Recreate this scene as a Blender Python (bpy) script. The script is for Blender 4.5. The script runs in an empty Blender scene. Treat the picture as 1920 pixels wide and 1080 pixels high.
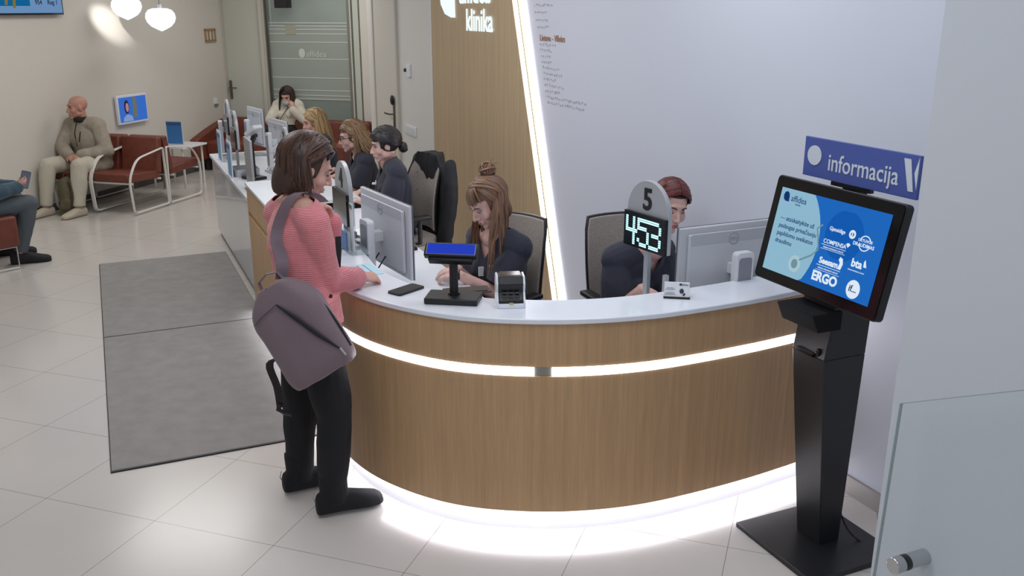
import bpy, bmesh, math, random
import numpy as np
from mathutils import Vector as V, Matrix, noise
R = math.radians
random.seed(7)
SC = bpy.context.scene
COL = SC.collection

# ------------------------------------------------------------------ camera
CAMH = 2.15
PITCH = math.atan((540 - 15) / 1720)
cd = bpy.data.cameras.new('camera'); cam = bpy.data.objects.new('camera', cd); COL.objects.link(cam)
cd.sensor_width = 36; cd.lens = 36 * 1720 / 1920; cd.clip_start = .05
cam.location = (0, 0, CAMH); cam.rotation_euler = (math.pi / 2 - PITCH, 0, 0)
SC.camera = cam
# ------------------------------------------------------------------ world, exposure
w = bpy.data.worlds.new('world'); SC.world = w; w.use_nodes = True
w.node_tree.nodes['Background'].inputs[0].default_value = (.82, .89, 1, 1)
w.node_tree.nodes['Background'].inputs[1].default_value = .42
SC.view_settings.view_transform = 'Standard'; SC.view_settings.look = 'None'
SC.view_settings.gamma = 1; SC.view_settings.use_curve_mapping = False
SC.view_settings.exposure = 0.0
# ------------------------------------------------------------------ ceiling lights and added fills
def area(name, loc, sx, sy, watt, col=(1, .97, .93), rz=0, rx=0):
    l = bpy.data.lights.new(name, 'AREA'); l.shape = 'RECTANGLE'; l.size = sx; l.size_y = sy; l.energy = watt; l.color = col
    o = bpy.data.objects.new(name, l); COL.objects.link(o); o.location = loc; o.rotation_euler = (rx, 0, rz); return o
area('overhead_light', (-.6, 2.0, 3.15), 1.4, 1.4, 24, (.92, .95, 1))
area('overhead_light', (-.2, .2, 3.15), 1.2, 1.0, 13, (.90, .94, 1))  # added fill from the camera side, brightens the near wall
area('overhead_light', (.95, 2.8, 3.15), .5, .5, 8, (.88, .92, 1))  # added fill, lifts the wall beside the kiosk
area('overhead_light', (-2.2, 5.2, 3.15), 1.2, 1.2, 28, (.98, .98, 1))
area('overhead_light', (-.9, 6.0, 3.15), .6, 1.6, 18, (.98, .98, 1), R(24))
area('overhead_light', (-3.4, 8.6, 3.15), 1.2, 1.2, 33, (1, .98, .95))
area('overhead_light', (-2.6, 11.4, 3.15), 1.2, 1.2, 30, (1, .97, .93))
area('overhead_light', (.55, 4.3, 3.15), .5, .9, 13, (.9, .94, 1), R(24))
def spot(loc, tgt, watt, ang, col=(1, .97, .92)):
    l = bpy.data.lights.new('wall_glow_spot', 'SPOT'); l.energy = watt; l.spot_size = R(ang); l.spot_blend = .9; l.color = col; l.shadow_soft_size = .03
    o = bpy.data.objects.new('wall_glow_spot', l); COL.objects.link(o); o.location = loc
    o.rotation_euler = (V(tgt) - V(loc)).to_track_quat('-Z', 'Y').to_euler(); return o

# ------------------------------------------------------------------ materials
def lin(c):
    f = lambda x: x / 12.92 if x <= .04045 else ((x + .055) / 1.055) ** 2.4
    return tuple(f(x / 255) for x in c) + (1,)
MATS = {}
def mat(name, c, rough=.5, metal=0, emit=0, noise_s=0, noise_a=0, bump=0, bscale=60, stretch=None, spec=.5, sheen=0, alpha=1, trans=0, coat=0):
    if name in MATS: return MATS[name]
    m = bpy.data.materials.new(name); m.use_nodes = True; nt = m.node_tree; b = nt.nodes['Principled BSDF']
    b.inputs['Base Color'].default_value = lin(c); b.inputs['Roughness'].default_value = rough; b.inputs['Metallic'].default_value = metal
    b.inputs['Specular IOR Level'].default_value = spec
    if sheen: b.inputs['Sheen Weight'].default_value = sheen
    if coat: b.inputs['Coat Weight'].default_value = coat
    if trans: b.inputs['Transmission Weight'].default_value = trans
    if alpha < 1: b.inputs['Alpha'].default_value = alpha
    if emit:
        b.inputs['Emission Color'].default_value = lin(c); b.inputs['Emission Strength'].default_value = emit
    if noise_a or bump:
        tc = nt.nodes.new('ShaderNodeTexCoord'); mp = nt.nodes.new('ShaderNodeMapping'); nt.links.new(tc.outputs['Object'], mp.inputs[0])
        if stretch: mp.inputs['Scale'].default_value = stretch
        nz = nt.nodes.new('ShaderNodeTexNoise'); nt.links.new(mp.outputs[0], nz.inputs[0]); nz.inputs['Scale'].default_value = noise_s or bscale; nz.inputs['Detail'].default_value = 4
        if noise_a:
            mx = nt.nodes.new('ShaderNodeMix'); mx.data_type = 'RGBA'
            mx.inputs[6].default_value = lin([max(0, x * (1 - noise_a)) for x in c]); mx.inputs[7].default_value = lin([min(255, x * (1 + noise_a)) for x in c])
            rp = nt.nodes.new('ShaderNodeMapRange'); rp.inputs[1].default_value = .3; rp.inputs[2].default_value = .7
            nt.links.new(nz.outputs['Fac'], rp.inputs[0]); nt.links.new(rp.outputs[0], mx.inputs[0]); nt.links.new(mx.outputs[2], b.inputs['Base Color'])
        if bump:
            n2 = nt.nodes.new('ShaderNodeTexNoise'); n2.inputs['Scale'].default_value = bscale; nt.links.new(mp.outputs[0], n2.inputs[0])
            bp = nt.nodes.new('ShaderNodeBump'); bp.inputs['Strength'].default_value = bump; bp.inputs['Distance'].default_value = .004
            nt.links.new(n2.outputs['Fac'], bp.inputs['Height']); nt.links.new(bp.outputs[0], b.inputs['Normal'])
    MATS[name] = m; return m
def glow(name, c, s):
    if name in MATS: return MATS[name]
    m = bpy.data.materials.new(name); m.use_nodes = True; nt = m.node_tree; nt.nodes.clear()
    e = nt.nodes.new('ShaderNodeEmission'); e.inputs[0].default_value = lin(c); e.inputs[1].default_value = s
    o = nt.nodes.new('ShaderNodeOutputMaterial'); nt.links.new(e.outputs[0], o.inputs[0]); MATS[name] = m; return m
def knit(name, c, rough=.9):
    m = mat(name, c, rough, noise_s=9, noise_a=.05, sheen=.3)
    nt = m.node_tree; b = nt.nodes['Principled BSDF']; tc = nt.nodes.new('ShaderNodeTexCoord')
    wv = nt.nodes.new('ShaderNodeTexWave'); wv.bands_direction = 'Z'; wv.inputs['Scale'].default_value = 38; wv.inputs['Distortion'].default_value = 1.2; wv.inputs['Detail'].default_value = 1
    bp = nt.nodes.new('ShaderNodeBump'); bp.inputs['Strength'].default_value = .5; bp.inputs['Distance'].default_value = .004
    nt.links.new(tc.outputs['Object'], wv.inputs[0]); nt.links.new(wv.outputs['Fac'], bp.inputs['Height']); nt.links.new(bp.outputs[0], b.inputs['Normal']); return m

M_wall = mat('painted_wall', (216, 214, 210), .6, bump=.03, bscale=120)
M_wallw = mat('warm_painted_wall', (214, 209, 200), .6, bump=.03, bscale=120)
M_wallb = mat('cool_white_wall', (212, 216, 228), .55, bump=.03, bscale=120)
M_white = mat('white_gloss', (232, 236, 244), .25, coat=.3)
M_whitep = mat('white_plastic', (216, 218, 222), .4)
M_frontwhite = mat('white_laminate', (206, 208, 210), .22, coat=.4)
M_black = mat('black_plastic', (20, 20, 22), .4)
M_blackm = mat('black_metal', (30, 31, 34), .35, spec=.5, bump=.05, bscale=300)
M_blackgl = mat('black_glass', (8, 8, 10), .12)
M_grey = mat('grey_plastic', (120, 122, 126), .45)
M_silver = mat('silver', (176, 178, 182), .35, .6)
M_chrome = mat('chrome', (200, 200, 200), .18, 1)
M_darkchrome = mat('brushed_steel', (125, 120, 112), .3, 1)
M_alu = mat('aluminium_frame', (150, 148, 140), .4, .7)
M_tube = mat('white_tube', (222, 220, 214), .35)
M_leather = mat('brown_leather', (112, 56, 42), .48, noise_s=14, noise_a=.08, bump=.12, bscale=220)
M_chairf = mat('taupe_fabric', (150, 141, 134), .9, noise_s=120, noise_a=.08, bump=.2, bscale=300)
M_door = mat('pale_green_door', (196, 199, 188), .4)
M_frame = mat('door_frame_paint', (196, 192, 182), .45)
M_led = glow('led_strip', (248, 246, 255), 11)
M_ledk = glow('led_plinth', (246, 245, 255), 15)
M_ledw = glow('led_wall_profile', (248, 244, 255), 7)
M_paper = mat('paper', (225, 228, 232), .7)
M_acryl = mat('acrylic', (225, 235, 240), .05, trans=.9)
M_cable = mat('cable_rubber', (18, 18, 18), .5)
M_beige = mat('baseboard_steel', (170, 165, 162), .35, .3)

def wood_mat(name, c):
    m = bpy.data.materials.new(name); m.use_nodes = True; nt = m.node_tree; b = nt.nodes['Principled BSDF']
    b.inputs['Roughness'].default_value = .5
    tc = nt.nodes.new('ShaderNodeTexCoord'); mp = nt.nodes.new('ShaderNodeMapping'); mp.inputs['Scale'].default_value = (1, 1, .025)
    nt.links.new(tc.outputs['Object'], mp.inputs[0])
    n1 = nt.nodes.new('ShaderNodeTexNoise'); n1.inputs['Scale'].default_value = 260; n1.inputs['Detail'].default_value = 3; nt.links.new(mp.outputs[0], n1.inputs[0])
    n2 = nt.nodes.new('ShaderNodeTexNoise'); n2.inputs['Scale'].default_value = 40; n2.inputs['Detail'].default_value = 2; nt.links.new(mp.outputs[0], n2.inputs[0])
    ad = nt.nodes.new('ShaderNodeMath'); ad.operation = 'ADD'; nt.links.new(n1.outputs['Fac'], ad.inputs[0]); nt.links.new(n2.outputs['Fac'], ad.inputs[1])
    cr = nt.nodes.new('ShaderNodeValToRGB'); cr.color_ramp.elements[0].position = .35; cr.color_ramp.elements[1].position = .68
    hf = nt.nodes.new('ShaderNodeMath'); hf.operation = 'MULTIPLY'; hf.inputs[1].default_value = .5; nt.links.new(ad.outputs[0], hf.inputs[0])
    cr.color_ramp.elements[0].color = lin([x * .93 for x in c]); cr.color_ramp.elements[1].color = lin([min(255, x * 1.05) for x in c])
    nt.links.new(hf.outputs[0], cr.inputs[0]); nt.links.new(cr.outputs[0], b.inputs['Base Color']); MATS[name] = m; return m
M_wood = wood_mat('oak_laminate', (188, 152, 112))
M_woodp = wood_mat('oak_wall_panel', (190, 166, 132))

# ------------------------------------------------------------------ mesh builder
def curve_(P, k=5):
    P = [V(q) for q in P]; out = []
    for i in range(len(P) - 1):
        a, b_, c, d = P[max(i - 1, 0)], P[i], P[i + 1], P[min(i + 2, len(P) - 1)]
        for j in range(k): t = j / k; out.append(.5 * ((2 * b_) + (c - a) * t + (2 * a - 5 * b_ + 4 * c - d) * t * t + (3 * b_ - a - 3 * c + d) * t ** 3))
    out.append(P[-1]); return out
class MB:
    def __init__(s): s.v = []; s.f = []
    def add(s, vs, fs):
        n = len(s.v); s.v += [tuple(v) for v in vs]; s.f += [tuple(i + n for i in f) for f in fs]
    def box(s, c, sz, M=None):
        x, y, z = [k / 2 for k in sz]; c = V(c)
        vs = [V((a * x, b * y, d * z)) for a in (-1, 1) for b in (-1, 1) for d in (-1, 1)]
        if M is not None: vs = [M @ v for v in vs]
        s.add([v + c for v in vs], [(0, 1, 3, 2), (4, 6, 7, 5), (0, 4, 5, 1), (2, 3, 7, 6), (0, 2, 6, 4), (1, 5, 7, 3)])
    def hexa(s, b, t):
        s.add(list(b) + list(t), [(3, 2, 1, 0), (4, 5, 6, 7), (0, 1, 5, 4), (1, 2, 6, 5), (2, 3, 7, 6), (3, 0, 4, 7)])
    def prism(s, poly, a, b, axis='z'):
        n = len(poly)
        def P(p, h): return (p[0], p[1], h) if axis == 'z' else ((p[0], h, p[1]) if axis == 'y' else (h, p[0], p[1]))
        vs = [P(p, a) for p in poly] + [P(p, b) for p in poly]
        s.add(vs, [tuple(range(n))[::-1], tuple(range(n, 2 * n))] + [(i, (i + 1) % n, n + (i + 1) % n, n + i) for i in range(n)])
    def ring(s, rings, cap=True, close=False):
        n = len(rings[0]); base = len(s.v); m = len(rings)
        for r in rings: s.v += [tuple(p) for p in r]
        for i in range(m - 1 + (1 if close else 0)):
            for j in range(n):
                a = base + (i % m) * n + j; b = base + (i % m) * n + (j + 1) % n; c = base + ((i + 1) % m) * n + (j + 1) % n; d = base + ((i + 1) % m) * n + j
                s.f.append((a, b, c, d))
        if cap and not close:
            s.f.append(tuple(base + j for j in range(n))[::-1]); s.f.append(tuple(base + (m - 1) * n + j for j in range(n)))
    def tube(s, pts, r, n=8, close=False, side=None, round_=False):
        pts = [V(p) for p in pts]; m = len(pts); rr = r if isinstance(r, (list, tuple)) else [r] * m
        rings = []; prev = V(side) if side is not None else None
        for i in range(m):
            if close: t = pts[(i + 1) % m] - pts[i - 1]
            else: t = (pts[min(i + 1, m - 1)] - pts[max(i - 1, 0)])
            t.normalize()
            if prev is None: prev = t.orthogonal()
            sd = prev - t * prev.dot(t)
            if sd.length < 1e-6: sd = t.orthogonal()
            sd.normalize(); prev = sd; up = t.cross(sd)
            a = rr[i]; a, b = a if isinstance(a, (tuple, list)) else (a, a)
            def mk(c, k): return [c + sd * (a * k * math.cos(2 * math.pi * j / n)) + up * (b * k * math.sin(2 * math.pi * j / n)) for j in range(n)]
            if round_ and i == 0:
                for th in (80, 50, 25): rings.append(mk(pts[i] - t * min(a, b) * math.sin(R(th)), math.cos(R(th))))
            rings.append(mk(pts[i], 1))
            if round_ and i == m - 1:
                for th in (25, 50, 80): rings.append(mk(pts[i] + t * min(a, b) * math.sin(R(th)), math.cos(R(th))))
        s.ring(rings, True, close)
    def cyl(s, a, b, r, n=20, r2=None): s.tube([a, b], [r, r if r2 is None else r2], n)
    def ell(s, c, rad, M=None, n=16):
        c = V(c); rings = []
        for i in range(1, n // 2 + 2):
            th = math.pi * i / (n // 2 + 2); rg = []
            for j in range(n):
                p = V((rad[0] * math.sin(th) * math.cos(2 * math.pi * j / n), rad[1] * math.sin(th) * math.sin(2 * math.pi * j / n), rad[2] * math.cos(th)))
                rg.append(c + (M @ p if M is not None else p))
            rings.append(rg)
        s.ring(rings)
    def lathe(s, prof, c=(0, 0, 0), n=28):
        s.ring([[(c[0] + r * math.cos(2 * math.pi * j / n), c[1] + r * math.sin(2 * math.pi * j / n), c[2] + z) for j in range(n)] for r, z in prof])
    def band(s, pts, wv, th, nv=None):
        """flat strip along pts; wv half width vector(s); th thickness"""
        pts = [V(p) for p in pts]; rings = []
        for i, p in enumerate(pts):
            t = (pts[min(i + 1, len(pts) - 1)] - pts[max(i - 1, 0)]).normalized(); wd = V(wv[i]) if isinstance(wv, list) else V(wv)
            nn = t.cross(wd).normalized() * th / 2
            rings.append([p - wd - nn, p + wd - nn, p + wd + nn, p - wd + nn])
        s.ring(rings)
    def xf(s, M): s.v = [tuple(M @ V(v)) for v in s.v]; return s
    def mesh(s, name, sm=True, ang=38):
        me = bpy.data.meshes.new(name); me.from_pydata(s.v, [], s.f); me.update()
        bm = bmesh.new(); bm.from_mesh(me); bmesh.ops.recalc_face_normals(bm, faces=bm.faces)
        if sm:
            for f in bm.faces: f.smooth = True
            for e in bm.edges:
                if len(e.link_faces) == 2 and e.calc_face_angle(0) > R(ang): e.smooth = False
        bm.to_mesh(me); bm.free(); return me
    def build(s, name, m, parent=None, bevel=0, sm=True, ang=38):
        o = bpy.data.objects.new(name, s.mesh(name, sm, ang)); COL.objects.link(o); o.data.materials.append(m)
        if parent is not None: o.parent = parent
        if bevel:
            b = o.modifiers.new('bevel', 'BEVEL'); b.width = bevel; b.segments = 2; b.limit_method = 'ANGLE'
        return o
def tag(o, label=None, cat=None, group=None, kind=None):
    for k, v in (('label', label), ('category', cat), ('group', group), ('kind', kind)):
        if v: o[k] = v
    return o
def thing(name, label, cat, loc=(0, 0, 0), rz=0, group=None):
    o = bpy.data.objects.new(name, None); COL.objects.link(o); o.location = loc; o.rotation_euler = (0, 0, R(rz)); o.empty_display_size = .1
    return tag(o, label, cat, group)
def copy_tree(o, parent=None):
    c = o.copy(); COL.objects.link(c)
    if parent is not None: c.parent = parent
    for ch in o.children: copy_tree(ch, c)
    return c
def put(o, loc, rz, label=None, group=None):
    o.location = loc; o.rotation_euler = (0, 0, R(rz))
    if label: o['label'] = label
    if group: o['group'] = group
    return o
def txt(s, size, M, mb=None, th=.002, bold=0, align='CENTER', xs=1):
    """text as mesh; M maps text plane (x right, y up) to parent space; adds into mb"""
    cu = bpy.data.curves.new('t', 'FONT'); cu.body = s; cu.size = size; cu.align_x = align; cu.align_y = 'CENTER'; cu.extrude = th / 2; cu.offset = bold; cu.resolution_u = 3
    ob = bpy.data.objects.new('t', cu); COL.objects.link(ob)
    dg = bpy.context.evaluated_depsgraph_get(); me = bpy.data.meshes.new_from_object(ob.evaluated_get(dg))
    mb = mb or MB(); X = Matrix.Diagonal((xs, 1, 1, 1))
    mb.add([M @ X @ v.co for v in me.vertices], [tuple(p.vertices) for p in me.polygons])
    bpy.data.objects.remove(ob); bpy.data.curves.remove(cu); bpy.data.meshes.remove(me); return mb
def face_M(x, y, z):      # text lying on a vertical face that looks to local -Y
    return Matrix(((1, 0, 0, x), (0, 0, -1, y), (0, 1, 0, z), (0, 0, 0, 1)))
def struct(mb, name, m, bevel=0, parent=None): return tag(mb.build(name, m, parent, bevel), kind='structure')
def remesh(mb, voxel, name, m, parent=None, sm=3, deform=None, cuts=None, solid=0, disp=None):
    me = mb.mesh('r', False); ob = bpy.data.objects.new('r', me); COL.objects.link(ob)
    r = ob.modifiers.new('r', 'REMESH'); r.mode = 'VOXEL'; r.voxel_size = voxel
    if sm: k = ob.modifiers.new('s', 'SMOOTH'); k.factor = .5; k.iterations = sm
    dg = bpy.context.evaluated_depsgraph_get(); nm = bpy.data.meshes.new_from_object(ob.evaluated_get(dg))
    bpy.data.objects.remove(ob); bpy.data.meshes.remove(me)
    bm = bmesh.new(); bm.from_mesh(nm)
    if disp:
        a, s = disp; bm.normal_update()
        for v in bm.verts:
            q = V((v.co.x * s, v.co.y * s, v.co.z * s * .55)); d = noise.noise(q) * a + noise.noise(q * 2.3 + V((5, 1, 2))) * a * .5
            v.co = v.co + v.normal * d
    if deform:
        for v in bm.verts: v.co = deform(v.co)
    for planes in (cuts or []):
        for co, no in planes:
            bmesh.ops.bisect_plane(bm, geom=bm.verts[:] + bm.edges[:] + bm.faces[:], plane_co=co, plane_no=no)
        kill = [f for f in bm.faces if all((f.calc_center_median() - V(co)).dot(V(no)) > 0 for co, no in planes)]
        bmesh.ops.delete(bm, geom=kill, context='FACES')
    for f in bm.faces: f.smooth = True
    bm.to_mesh(nm); bm.free(); nm.name = name
    o = bpy.data.objects.new(name, nm); COL.objects.link(o); nm.materials.clear(); nm.materials.append(m)
    if parent is not None: o.parent = parent
    if solid: k = o.modifiers.new('solid', 'SOLIDIFY'); k.thickness = solid; k.offset = -1
    return o

# ------------------------------------------------------------------ frames of the place
def H(deg): return V((math.sin(R(deg)), math.cos(R(deg)), 0))     # heading, degrees right of +Y
AR = -66     # rotz of things whose front looks across from the desk side wall
WO = V((1.552, 3.811, 0)); TO = V((-5.177, 9.63, 0)); BO = V((-4.12, 13.42, 0))
# ------------------------------------------------------------------ floor
def floor_mat():
    m = bpy.data.materials.new('large_cream_tiles'); m.use_nodes = True; nt = m.node_tree; b = nt.nodes['Principled BSDF']; b.inputs['Roughness'].default_value = .2
    g = nt.nodes.new('ShaderNodeNewGeometry'); mp = nt.nodes.new('ShaderNodeMapping'); mp.vector_type = 'POINT'
    a = R(18.8); ox, oy = -1.566, 3.548
    mp.inputs['Rotation'].default_value = (0, 0, a)
    ex, ey = math.cos(a) * ox - math.sin(a) * oy, math.sin(a) * ox + math.cos(a) * oy
    mp.inputs['Location'].default_value = (-ex, -ey, 0)
    nt.links.new(g.outputs['Position'], mp.inputs[0])
    sp = nt.nodes.new('ShaderNodeSeparateXYZ'); nt.links.new(mp.outputs[0], sp.inputs[0]); outs = []
    for k in (0, 1):
        d = nt.nodes.new('ShaderNodeMath'); d.operation = 'DIVIDE'; d.inputs[1].default_value = .6; nt.links.new(sp.outputs[k], d.inputs[0])
        p = nt.nodes.new('ShaderNodeMath'); p.operation = 'PINGPONG'; p.inputs[1].default_value = .5; nt.links.new(d.outputs[0], p.inputs[0])
        l = nt.nodes.new('ShaderNodeMath'); l.operation = 'LESS_THAN'; l.inputs[1].default_value = .0022; nt.links.new(p.outputs[0], l.inputs[0]); outs.append(l)
    mx = nt.nodes.new('ShaderNodeMath'); mx.operation = 'MAXIMUM'; nt.links.new(outs[0].outputs[0], mx.inputs[0]); nt.links.new(outs[1].outputs[0], mx.inputs[1])
    nz = nt.nodes.new('ShaderNodeTexNoise'); nz.inputs['Scale'].default_value = 2.2; nz.inputs['Detail'].default_value = 6; nt.links.new(mp.outputs[0], nz.inputs[0])
    c0 = nt.nodes.new('ShaderNodeMix'); c0.data_type = 'RGBA'; c0.inputs[6].default_value = lin((200, 194, 188)); c0.inputs[7].default_value = lin((208, 203, 198)); nt.links.new(nz.outputs['Fac'], c0.inputs[0])
    c1 = nt.nodes.new('ShaderNodeMix'); c1.data_type = 'RGBA'; nt.links.new(mx.outputs[0], c1.inputs[0]); nt.links.new(c0.outputs[2], c1.inputs[6]); c1.inputs[7].default_value = lin((128, 118, 110))
    nt.links.new(c1.outputs[2], b.inputs['Base Color']); return m
mb = MB(); mb.box((-2, 7, -.05), (14, 20, .1)); struct(mb, 'floor', floor_mat())
mb = MB(); mb.box((-2, 7, 3.25), (14, 20, .1)); struct(mb, 'ceiling', mat('ceiling_paint', (225, 225, 222), .8))

def frame_obj(name, m, O, rz, mb, bevel=0, kind='structure'):
    o = mb.build(name, m, None, bevel); o.location = O; o.rotation_euler = (0, 0, R(rz)); o['kind'] = kind; return o
# waiting room wall (left)
mb = MB(); mb.box((-.3, .1, 1.6), (8.6, .2, 3.2)); frame_obj('wall_left', M_wallw, TO, 74, mb)
mb = MB(); mb.box((-.3, -.008, .04), (8.58, .016, .08)); frame_obj('baseboard_left', mat('dark_skirting', (86, 82, 78), .5), TO, 74, mb)
# back wall with two doors
mb = MB()
def xb(x0, x1, z0, z1, y0=0, y1=.15): mb.box(((x0 + x1) / 2, (y0 + y1) / 2, (z0 + z1) / 2), (x1 - x0, y1 - y0, z1 - z0))
xb(-.2, -.01, 0, 3.2); xb(-.01, 2.16, 2.62, 3.2); xb(2.16, 3.3, 0, 3.2); xb(.685, .735, 0, 2.62)
frame_obj('wall_back', M_wallw, BO, -16, mb)
d1 = thing('door_1', None, None, BO, -16); d1['kind'] = 'structure'
mb = MB(); mb.box((.35, .06, 1.3), (.6, .045, 2.58)); mb.build('door_leaf', M_door, d1)
mb = MB()
for x in (.02, .665): mb.box((x, .03, 1.3), (.055, .1, 2.6))
mb.build('door_frame', M_frame, d1)
mb = MB(); mb.box((.085, .03, 1.03), (.035, .012, .26)); mb.tube([(.085, .03, 1.06), (.085, -.02, 1.06), (.1, -.03, 1.06), (.21, -.03, 1.06)], .009, 8); mb.build('door_handle', M_darkchrome, d1)
d2 = thing('door_2', None, None, BO, -16); d2['kind'] = 'structure'
mb = MB()
for x in (.75, 2.0): mb.box((x, .02, 1.3), (.035, .1, 2.6))
mb.build('door_frame', M_alu, d2)
mb = MB(); mb.box((2.03, .02, 1.3), (.02, .1, 2.6)); mb.box((2.10, .02, 1.3), (.08, .06, 2.6)); mb.build('door_frame', M_door, d2)
mb = MB(); mb.box((.765, -.032, 1.3), (.02, .02, 2.6)); mb.build('frame_trim', mat('dark_frame', (72, 70, 66), .4), d2)
def glass_pane(name, c, alpha, rough=.1):
    m = bpy.data.materials.new(name); m.use_nodes = True; nt = m.node_tree; b = nt.nodes['Principled BSDF']; o = nt.nodes['Material Output']
    b.inputs['Base Color'].default_value = lin(c); b.inputs['Roughness'].default_value = rough
    t = nt.nodes.new('ShaderNodeBsdfTransparent'); t.inputs[0].default_value = (.985, .995, .992, 1); mx = nt.nodes.new('ShaderNodeMixShader'); mx.inputs[0].default_value = alpha
    nt.links.new(t.outputs[0], mx.inputs[1]); nt.links.new(b.outputs[0], mx.inputs[2]); nt.links.new(mx.outputs[0], o.inputs[0]); return m
M_gl = glass_pane('door_glass', (170, 178, 170), .22); M_frost = glass_pane('frosted_film', (168, 176, 168), .85, .4); M_strip = glass_pane('film_line', (210, 216, 210), .95, .5)
mb = MB(); mb.box((1.375, .04, 1.3), (1.22, .012, 2.58)); mb.build('glass_pane', M_gl, d2)
mb = MB(); mb.box((1.375, .031, 1.42), (1.215, .003, 1.0)); mb.build('frosted_film', M_frost, d2)
mb = MB()
for z in (1.955, 1.915, 1.87, 1.81, 1.70, 1.475, 1.22, 1.05, .98, .93): mb.box((1.375, .027, z), (1.215, .003, .012))
mb.build('film_lines', M_strip, d2)
mb = MB(); mb.ell((1.25, .026, 1.55), (.05, .003, .065)); txt('affidea', .12, face_M(1.47, .026, 1.54), mb, .003); mb.build('film_logo', M_strip, d2)
mb = MB(); mb.box((1.1, .026, 1.86), (.16, .004, .12)); mb.build('film_patch', mat('beige_film', (168, 164, 148), .5), d2)
# corridor behind the glass door
mb = MB(); mb.box((1.4, 1.3, 1.5), (2.6, .1, 3.2)); frame_obj('wall_corridor', mat('corridor_wall', (200, 208, 200), .6), BO, -16, mb)
area('overhead_light', tuple(BO + V((1.4 * .961 + .6 * .276, -1.4 * .276 + .6 * .961, 3.1))), .6, .5, 6, (.95, 1, .97))
sp = thing('speaker', 'small black box speaker mounted high on the glass door', 'speaker', BO + H(106) * 1.08 + V((0, 0, 2.2)) + H(196) * .03, -16)
mb = MB(); mb.box((0, -.07, .07), (.2, .12, .24)); mb.build('speaker_case', M_black, sp, .008)
mb = MB(); mb.box((0, .0, .07), (.06, .04, .06)); mb.build('bracket', M_grey, sp)
mb = MB(); mb.box((0, -.132, .07), (.18, .006, .22)); mb.build('grille', mat('grille_cloth', (40, 40, 40), .9), sp)

# desk side wall (holds the lit wood panel)
mb = MB(); mb.box((-3.9, .1, 1.6), (7.95, .2, 3.2)); frame_obj('wall_right', M_wallb, WO, AR, mb)
mb = MB(); mb.box((1.0, .1, 1.6), (1.85, .2, 3.2)); mb.v = mb.v; frame_obj('wall_side', M_wallb, WO, AR, mb)
mb = MB(); mb.box((.9, -.008, .045), (2.0, .014, .09)); frame_obj('baseboard_right', M_beige, WO, AR, mb)
mb = MB(); mb.box((-7.9 + .06, .62, 1.6), (.12, .84, 3.2)); frame_obj('wall_end', M_wall, WO, AR, mb)
# warm painted stretch beside the wood panel
mb = MB(); mb.box((-6.76, -.006, 1.6), (2.28, .012, 3.18)); frame_obj('trim_1', M_wall, WO, AR, mb)
# door in this wall
d3 = thing('door_3', None, None, WO, AR); d3['kind'] = 'structure'
mb = MB(); mb.box((-7.16, -.02, 1.28), (.8, .03, 2.5)); mb.build('door_leaf', mat('white_door', (206, 202, 194), .45), d3)
mb = MB(); mb.box((-7.59, -.022, 1.28), (.05, .045, 2.56)); mb.box((-6.73, -.022, 1.28), (.05, .045, 2.56)); mb.build('door_frame', M_frame, d3)
mb = MB(); mb.box((-6.86, -.04, 1.02), (.045, .016, .34)); mb.tube([(-6.86, -.04, 1.05), (-6.86, -.09, 1.05), (-6.9, -.1, 1.05), (-7.02, -.1, 1.05)], .01, 8); mb.build('door_handle', M_darkchrome, d3)
mb = MB(); mb.ell((-6.86, -.06, 1.2), (.04, .02, .055)); mb.build('card_reader', M_black, d3)

wp = thing('wall_panel', 'tall tapering oak wall panel with glowing slanted edge behind the desk', 'wall panel', WO, AR)
def edge(z): return -2.96 - (z - .07) / 2.14 * .735
mb = MB(); mb.prism([(-5.59, .0), (edge(0) - .045, .0), (edge(3.2) - .045, 3.2), (-5.59, 3.2)], -.034, -.001, 'y'); mb.build('panel_board', M_woodp, wp)
mb = MB(); mb.prism([(-5.61, 0), (-5.59, 0), (-5.59, 3.2), (-5.61, 3.2)], -.038, -.001, 'y'); mb.build('edge_strip', M_white, wp)
for k, (a, b, y0, y1) in enumerate(((-.042, .044, -.028, -.002), (.066, .12, -.014, -.002))):
    mb = MB(); mb.prism([(edge(0) + a, .0), (edge(0) + b, .0), (edge(3.2) + b, 3.2), (edge(3.2) + a, 3.2)], y0, y1, 'y'); mb.build('light_strip', M_ledw, wp)
mb = MB(); mb.prism([(edge(0) + .047, .0), (edge(0) + .062, .0), (edge(3.2) + .062, 3.2), (edge(3.2) + .047, 3.2)], -.036, -.001, 'y'); mb.build('profile', M_woodp, wp)
M_sign = glow('lit_letters', (236, 250, 255), 1.1)
ls = thing('wall_sign', 'glowing white clinic name letters on the oak wall panel', 'sign', WO, AR)
mb = txt('klinika', .25, face_M(-4.38, -.045, 2.045), None, .005, .003, xs=.92); mb.build('letters', M_sign, ls)
mb = txt('affidea', .25, face_M(-4.48, -.045, 2.265), None, .005, .003, xs=1.07); mb.build('letters', M_sign, ls)
mb = MB()
pl = [(-5.36, 2.6), (-5.36, 2.3), (-5.32, 2.18), (-5.22, 2.10), (-5.06, 2.07), (-4.99, 2.07), (-5.0, 2.25), (-4.98, 2.6)]
mb.prism([(x + .05, z) for x, z in pl], -.052, -.038, 'y'); mb.build('logo_mark', M_sign, ls)
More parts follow.
